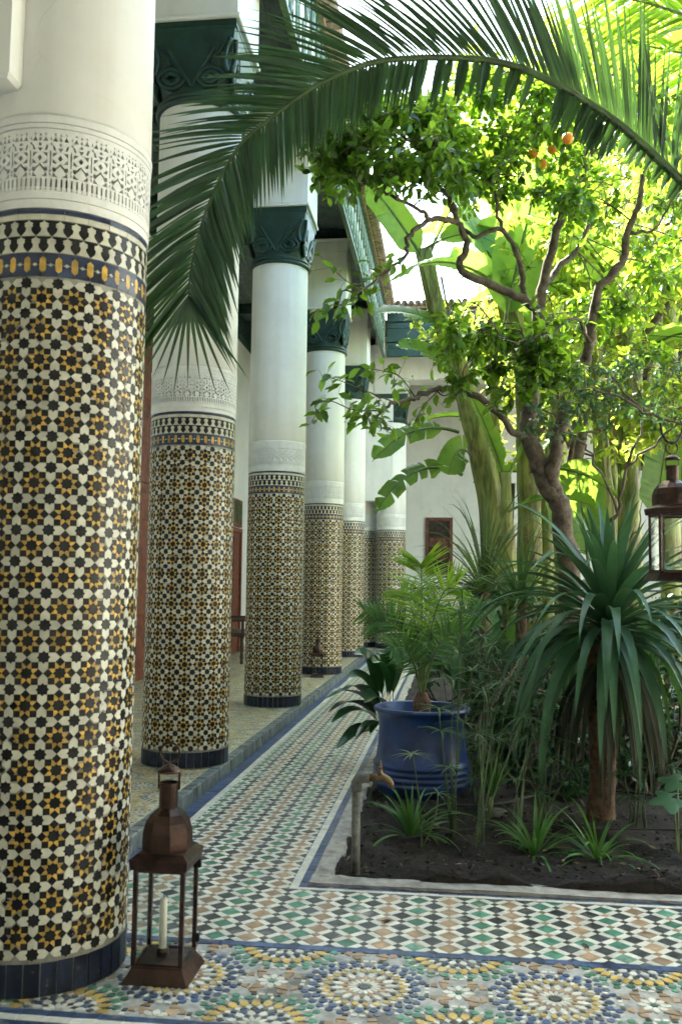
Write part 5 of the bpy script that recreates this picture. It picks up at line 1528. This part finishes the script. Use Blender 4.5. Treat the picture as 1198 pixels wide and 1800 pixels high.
# ---------------- spider plants
sp = "spider plants along the front of the bed"
tuft("spider_plant", "spider plant beside the tap, in front of the blue pot", "plant", G(722,1490,4.35), 34, .34, .020, MT['l_spider'], g=3.5, el=(.4,1.4), group=sp)
tuft("spider_plant", "left one of the two spider plants at the front edging of the bed", "plant", G(940,1540,4.05), 34, .30, .019, MT['l_spider'], g=3.2, el=(.5,1.45), group=sp)
tuft("spider_plant", "right one of the two spider plants at the front edging of the bed", "plant", G(1050,1550,4.0), 34, .31, .019, MT['l_spider'], g=3.2, el=(.4,1.45), group=sp)
tuft("sedge_shoot", "bright upright tuft of young sedge right of the blue pot", "plant", at(862,1400,4.7), 26, .26, .013, MT['l_spider'], g=.8, el=(.9,1.5), tip=.3)
bs = bpy.data.objects.get("sedge_shoot"); MB().tube(np.array([(0,0,-bs.location[2]),(0,0,.01)]), .012, 7).build("stem", MT['stempale'], bs, True)
# ---------------- umbrella sedges
def sedge(label, base, heads):
    t = thing("umbrella_sedge", label, "plant", tuple(base), 0, "umbrella sedges in the bed")
    b = np.array(base)
    for (x, y, d, r) in heads:
        e = at(x,y,d)-b; P = catmull([np.array([RNG.normal(0,.03),RNG.normal(0,.03),-.03]), e*np.array([.35,.35,.45])+RNG.normal(0,.01,3), e],5)
        st = MB().tube(P, np.linspace(.0048,.0032,len(P)), 6).build("stem", MT['stemgreen'], t, True)
        n = int(RNG.integers(11,17))
        for k in range(n):
            a = k*2*PI/n+RNG.normal(0,.12); el = RNG.uniform(-.1,.45); dd = np.array([math.cos(a)*math.cos(el), math.sin(a)*math.cos(el), math.sin(el)])
            mb = MB(); ribbon(mb, arc(e, dd, r*RNG.uniform(.7,1.1), 2.4/max(.1,r)*.22, 7, g2=1.8), blade_w(7,.0105,.15,.4), fold=.2); mb.build("leaf", MT['l_sedge'], st, True)
    return t
sedge("umbrella sedge clump whose stems cross the right side of the blue pot", G(795,1480,4.35), [(808,1078,4.6,.20),(812,1035,4.7,.2),(795,1195,4.5,.19),(770,1245,4.3,.17),(775,1285,4.25,.14),(830,1180,4.5,.2),(790,1350,4.3,.13)])
sedge("umbrella sedge clump between the blue pot and the strap-leaved plant", G(845,1510,4.2), [(866,1135,4.9,.22),(850,1215,4.5,.19),(905,1130,4.9,.22),(880,1200,4.6,.2),(918,1260,4.4,.18),(840,1290,4.3,.15)])
sedge("short umbrella sedge with one head in front of the blue pot", G(745,1520,4.15), [(725,1326,4.15,.115),(770,1395,4.2,.10)])
sedge("low umbrella sedge between the ground lamp and the strap-leaved trunk", G(955,1470,4.5), [(960,1330,4.6,.16),(985,1300,4.7,.17),(930,1350,4.5,.15),(1005,1350,4.6,.15),(970,1270,4.8,.18),(945,1395,4.5,.12)])
sedge("umbrella sedge with drooping heads right of the strap-leaved trunk", G(1115,1470,4.55), [(1120,1330,4.6,.17),(1150,1300,4.7,.18),(1095,1360,4.6,.15),(1170,1350,4.6,.16),(1135,1270,4.8,.18),(1105,1400,4.5,.12)])
sedge("umbrella sedge close to the right flank of the blue pot", G(835,1430,4.95), [(840,1310,5.0,.17),(815,1270,5.1,.18),(860,1340,4.9,.15),(830,1370,4.9,.14),(875,1300,5.0,.17)])
sedge("umbrella sedge with low heads left of the strap-leaved trunk", G(905,1500,4.25), [(905,1370,4.3,.12),(935,1290,4.5,.17),(955,1225,4.7,.19),(940,1180,4.9,.2)])

sedge("tall umbrella sedge directly behind the bright sedge tuft", G(855,1440,4.9), [(875,1160,5.1,.22),(845,1120,5.2,.22),(900,1190,5.0,.2),(930,1215,5.0,.2),(862,1250,4.9,.17),(825,1235,4.9,.18),(890,1290,4.8,.16)])
sedge("umbrella sedge behind the strap-leaved plant's left side", G(960,1380,5.5), [(950,1120,5.7,.22),(985,1160,5.6,.2),(925,1150,5.7,.22),(965,1230,5.5,.2),(1000,1250,5.4,.18),(940,1280,5.4,.18)])
sedge("umbrella sedge behind the strap-leaved plant's right side", G(1150,1390,5.5), [(1160,1130,5.7,.22),(1130,1180,5.6,.2),(1190,1170,5.6,.22),(1150,1240,5.5,.2),(1185,1270,5.4,.18),(1120,1270,5.4,.18)])
sedge("umbrella sedge standing close behind the blue pot", G(800,1390,5.9), [(790,1075,6.0,.24),(765,1110,6.0,.2),(825,1095,6.0,.22),(850,1060,6.2,.22),(835,1150,5.9,.2)])
# ---------------- young palm in the pot
yp = thing("young_palm", "young date palm with bright feathery fronds growing in the blue pot", "palm", (-.165,5.55,.452))
MB().tube(np.array([(0,0,-.04),(0,0,.08),(0,0,.14)]), [.05,.055,.03], 12).build("trunk", MT['palebark'], yp, True)
yo = np.array(yp.location)
for (x, y, d, w) in ((739,992,5.5,1.0),(800,1030,5.4,.9),(660,1090,5.55,.8),(705,1040,5.7,.85),(640,1075,5.8,.7),(770,1060,5.8,.8),(820,1110,5.3,.7),(690,1140,5.2,.6),(850,1075,5.7,.7)):
    e = at(x,y,d)-yo; C = catmull([np.array([0,0,.10]), e*np.array([.22,.22,.5])+np.array([0,0,.08]), e*np.array([.60,.60,.88])+np.array([0,0,.04]), e],7); m = len(C)
    bright = w >= .85
    f = MB().tube(C, np.linspace(.007,.002,m), 6).build("frond", MT['stempale'], yp, True)
    for i in range(6, m):
        t = norm(C[min(i+1,m-1)]-C[i-1]); sd = norm(np.cross(t, np.array([.15,-1,.35])))
        for s_ in (1,-1):
            for sub in (0, .5):
                q = (i+sub-6)/(m-6); p0 = C[i]+(C[min(i+1,m-1)]-C[i])*sub
                d_ = norm(sd*s_+t*(.30+.75*q)+RNG.normal(0,.16,3)); mb = MB()
                ribbon(mb, arc(p0, d_, .25*w*(1-.45*abs(q-.35))*RNG.uniform(.85,1.1), .9, 6), blade_w(6,.0125,.2,.4), up=norm(np.array([.1,-.7,.6])+RNG.normal(0,.3,3)), fold=.28); mb.build("leaflet", MT['l_sunpalm'] if bright else MT['l_spider'], f, True)

# ---------------- broad dark leaves spilling beside the pot
def broad(label, base, leaves, mat, name="broad_leaf_plant"):
    t = thing(name, label, "plant", tuple(base), 0); b = np.array(base)
    for (x, y, d, w) in leaves:
        e = at(x,y,d)-b; L = np.linalg.norm(e)
        C = catmull([np.zeros(3), e*np.array([.35,.35,.5])+np.array([0,0,.16*L]), e*np.array([.72,.72,.85])+np.array([0,0,.12*L]), e],6); m = len(C); tt = np.linspace(0,1,m)
        wd = w*np.clip((tt-.28)/.18,0,1)**.7*np.clip((1-tt)/.45,0,1)**.75+.006
        mb = MB(); ribbon(mb, C, wd, up=norm(np.array([.1,-.35,1])+RNG.normal(0,.25,3)), fold=.14); mb.build("leaf", mat, t, True)
    return t
bb = G(690,1330,6.6)
broad("broad glossy dark leaves leaning over the tiled path beside the blue pot", bb, [(622,1150,6.5,.15),(600,1215,6.2,.14),(572,1228,6.1,.13),(577,1252,6.05,.13),(582,1270,6.0,.12),(591,1316,5.95,.11),(625,1300,5.9,.09),(668,1150,6.5,.14),(655,1165,6.3,.15),(640,1235,6.0,.13),(690,1140,6.8,.15),(610,1190,6.4,.13),(650,1290,6.0,.11)], MT['l_broad'])
broad("large dark leaves rising behind the blue pot and the young palm", G(830,1330,6.3), [(720,1130,6.2,.20),(760,1145,6.0,.2),(745,1180,6.0,.18),(900,1090,6.3,.16),(700,1108,6.3,.12),(800,1120,6.4,.2),(880,1150,6.2,.18),(850,1120,6.6,.2),(930,1150,6.4,.18)], MT['l_broad'])
broad("low green leaves filling the middle of the bed behind the sedges", G(880,1300,7.0), [(820,1170,6.8,.2),(860,1110,7.1,.2),(900,1130,7.0,.2),(930,1080,7.3,.2),(840,1060,7.5,.18),(780,1110,7.0,.2),(950,1170,6.8,.2)], MT['l_spider'])
broad("leafy dark undergrowth plant beneath the banana stems on the right", G(1120,1290,6.6), [(1050,1150,6.6,.2),(1090,1100,6.7,.2),(1150,1090,6.6,.2),(1200,1130,6.4,.2),(1110,1170,6.3,.18),(1180,1060,6.9,.18),(1230,1090,6.8,.2),(1150,1200,6.2,.18)], MT['l_broad'])
# dark low shrubs that fill the bed behind
def low_shrub(label, px, d, regs, nl=60, leaf=.075):
    b = G(px, 1200, d); t = thing("low_shrub", label, "shrub", tuple(b), 0, "low shrubs under the trees"); nd = []
    for k in range(5):
        C = catmull([b+np.array([RNG.normal(0,.06),RNG.normal(0,.06),-.05]), b+np.array([RNG.normal(0,.2),RNG.normal(0,.2),.35]), b+np.array([RNG.normal(0,.4),RNG.normal(0,.3),.75])],5)
        MB().tube(C-b, np.linspace(.014,.005,len(C)), 6).build("limb", MT['bark'], t, True); nd += list(C)
    cs = []
    for r in regs: cs += region(*r)
    f = clump_tree(t, b, np.array(nd), cs, RNG.uniform(.14,.26,len(cs)), nl, None, MT['bark'], leaf, twig_r=.004)
    f.build("foliage", MT['l_broad'], t, True, kind="stuff")
low_shrub("dark low shrub between the young palm and the leaning banana stem", 850, 7.9, [(740,960,1030,1200,7.4,8.6,26)])
low_shrub("dark low shrub under the orange tree trunk", 1000, 7.7, [(920,1080,1040,1260,7.0,8.3,26)])
low_shrub("dark leafy shrub low in the bed right of the blue pot", 870, 6.0, [(830,960,1190,1340,5.7,6.5,24)])
low_shrub("dark leafy shrub behind the foot of the strap-leaved plant", 1010, 5.9, [(960,1120,1200,1350,5.6,6.6,26)])
low_shrub("dark leafy shrub at the right edge of the bed behind the lobed leaves", 1180, 5.8, [(1110,1260,1190,1360,5.5,6.5,26)])
low_shrub("low dark ground shrub just right of the ground lamp", 935, 5.3, [(890,1010,1300,1410,5.1,5.7,16)], 50, .06)
low_shrub("low dark ground shrub right of the strap-leaved trunk", 1130, 5.3, [(1090,1230,1300,1420,5.1,5.7,18)], 50, .06)
low_shrub("dark low shrub under the hanging lantern", 1150, 7.0, [(1060,1260,1040,1290,6.2,7.8,34)])
# lobed leaves at the lower right
fg = thing("lobed_leaf_plant", "plant with pale lobed leaves poking in at the lower right edge", "plant", (1.02,4.35,.03)); fo = np.array(fg.location)
def lobed(cx, cy, d, r, az, tilt):
    c = at(cx,cy,d)-fo; a = np.linspace(-2.6,2.6,41); rad = r*(.62+.38*np.cos(a*2.5)**2*np.where(abs(a) < 2.2,1,.5))*(1-.12*np.abs(a)/2.6)
    X = np.cos(a)*rad; Y = np.sin(a)*rad
    Zl = -.25*(X**2+Y**2)/r+.04*np.cos(a*5)*r
    P = np.stack([X,Y,Zl],1); ca, sa = math.cos(az), math.sin(az)
    P = np.stack([P[:,0]*ca-P[:,1]*sa, P[:,0]*sa+P[:,1]*ca, P[:,2]],1); P[:,2] += P[:,1]*-tilt
    V = np.concatenate([[c], c+P*.5+np.array([0,0,.008]), c+P]); n = len(P); F = []
    for j in range(n-1): F += [(0,1+j,2+j),(1+j,1+n+j,2+n+j,2+j)]
    lf = MB().add(V, F).build("leaf", MT['l_fig'], fg, True)
    MB().tube(catmull([np.array([0,0,-.03]), c*np.array([.5,.5,.7]), c],5), .004, 6).build("petiole", MT['stempale'], fg, True)
lobed(1178,1402,4.2,.105,PI+.15,-.35); lobed(1190,1372,4.35,.10,PI-.5,-.35); lobed(1225,1420,4.25,.12,.3,-.3)

# ---------------- twiggy shrub with small leaves in front of the bananas
tw_ = thing("twiggy_shrub", "thin twiggy shrub with tiny leaves around the hanging lantern", "shrub", tuple(G(1045,1090,5.9)))
wo_ = np.array(tw_.location); wn_ = []
for P in ([(1045,1090,5.9),(1052,980,5.9),(1085,900,5.85),(1100,820,5.8),(1130,730,5.75),(1110,640,5.7)], [(1085,900,5.85),(1040,800,5.8),(1000,760,5.75),(930,700,5.7)], [(1100,820,5.8),(1170,760,5.7),(1230,700,5.6)], [(1250,760,5.5),(1150,730,5.4),(1060,690,5.3),(1000,690,5.2),(960,730,5.2)], [(1052,980,5.9),(1110,940,5.8),(1130,880,5.8)], [(1130,730,5.75),(1060,650,5.7),(1000,640,5.7)]):
    Q = [at(*q) for q in P]
    if len(wn_) == 0: Q[0] = wo_+np.array([0,0,-.05])
    C = catmull(Q,6); C = C+RNG.normal(0,.008,C.shape)
    MB().tube(C-wo_, np.linspace(.020 if not wn_ else .010,.003,len(C)), 6).build("limb", MT['bark'], tw_, True); wn_ += list(C)
wn_ = np.array(wn_)
f = clump_tree(tw_, wo_, wn_, region(1010,1200,640,750,5.2,5.9,17)+region(920,1040,690,770,5.2,5.8,7), [.16]*24, 42, None, MT['bark'], .042, twig_r=.003)
f.build("foliage", MT['l_sedge'], tw_, True, kind="stuff")

fl = MB().add(LEAF_V, LEAF_F).mesh("fallen_leaf", MT['l_dry'], True)
for k, (x, y, lb) in enumerate(((-1.02,5.2,"fallen leaf on the tiled path nearest the second column"),(-.78,4.4,"fallen leaf on the path near the corner of the bed"),(-.2,3.42,"fallen leaf on the lozenge paving in front of the bed"),(.45,3.3,"fallen leaf on the lozenge paving at the right"),(-.86,6.6,"small fallen leaf on the path beside the broad dark leaves"))):
    o = link("fallen_leaf", fl); o.location = (x,y,.010); s_ = .045+.012*(k % 3); o.scale = (s_,s_,s_); o.rotation_euler = (.1,.15,k*1.7); tag(o, lb, "leaf", "fallen leaves on the paving")
# ---------------- small things on the soil
hs = MB().tube(catmull([at(800,1400,4.9)*np.array([1,1,0])+np.array([0,0,.05]), G(880,1420,4.9)+np.array([0,0,.03]), G(960,1410,5.1)+np.array([0,0,.05]), G(1050,1400,5.2)+np.array([0,0,.05]), G(1200,1420,5.0)+np.array([0,0,.05])],10), .009, 8).build("hose", MT['hose'], None, True)
tag(hs, "black watering hose lying on the soil behind the sedges", "hose")
h2 = MB().tube(catmull([G(700,1500,4.2)+np.array([0,0,.03]), G(900,1470,4.35)+np.array([0,0,.06]), G(1060,1480,4.3)+np.array([0,0,.06]), G(1250,1490,4.3)+np.array([0,0,.06])],10), .0045, 6).build("drip_line", MT['hose'], None, True)
tag(h2, "thin drip line stretched over the soil behind the front spider plants", "hose")
gl = thing("ground_lamp", "round recessed ground lamp in the soil right of the blue pot", "lamp", tuple(G(870,1432,4.75)+np.array([0,0,.02])))
MB().lathe([(.060,-.05),(.060,.012),(.052,.016),(.044,.010),(.03,.009)], 24).build("rim", MT['galv'], gl, True)
MB().lathe([(.043,.011),(.030,.0125),(.005,.013)], 20).build("lens", MT['glass'], gl, True)
for (x0_, y0_, x1_, y1_, d, lb) in ((730,1500,745,1540,4.15,"pale dry twig leaning in front of the spider plant by the tap"),(690,1546,728,1541,4.05,"short dry stick lying on the soil near the tap")):
    q = MB().tube(np.array([at(x0_,y0_,d), at((x0_+x1_)/2,(y0_+y1_)/2-2,d), at(x1_,y1_,d)]), [.002,.0035,.003], 6).build("dry_stick", MT['wax'], None, True); tag(q, lb, "stick")
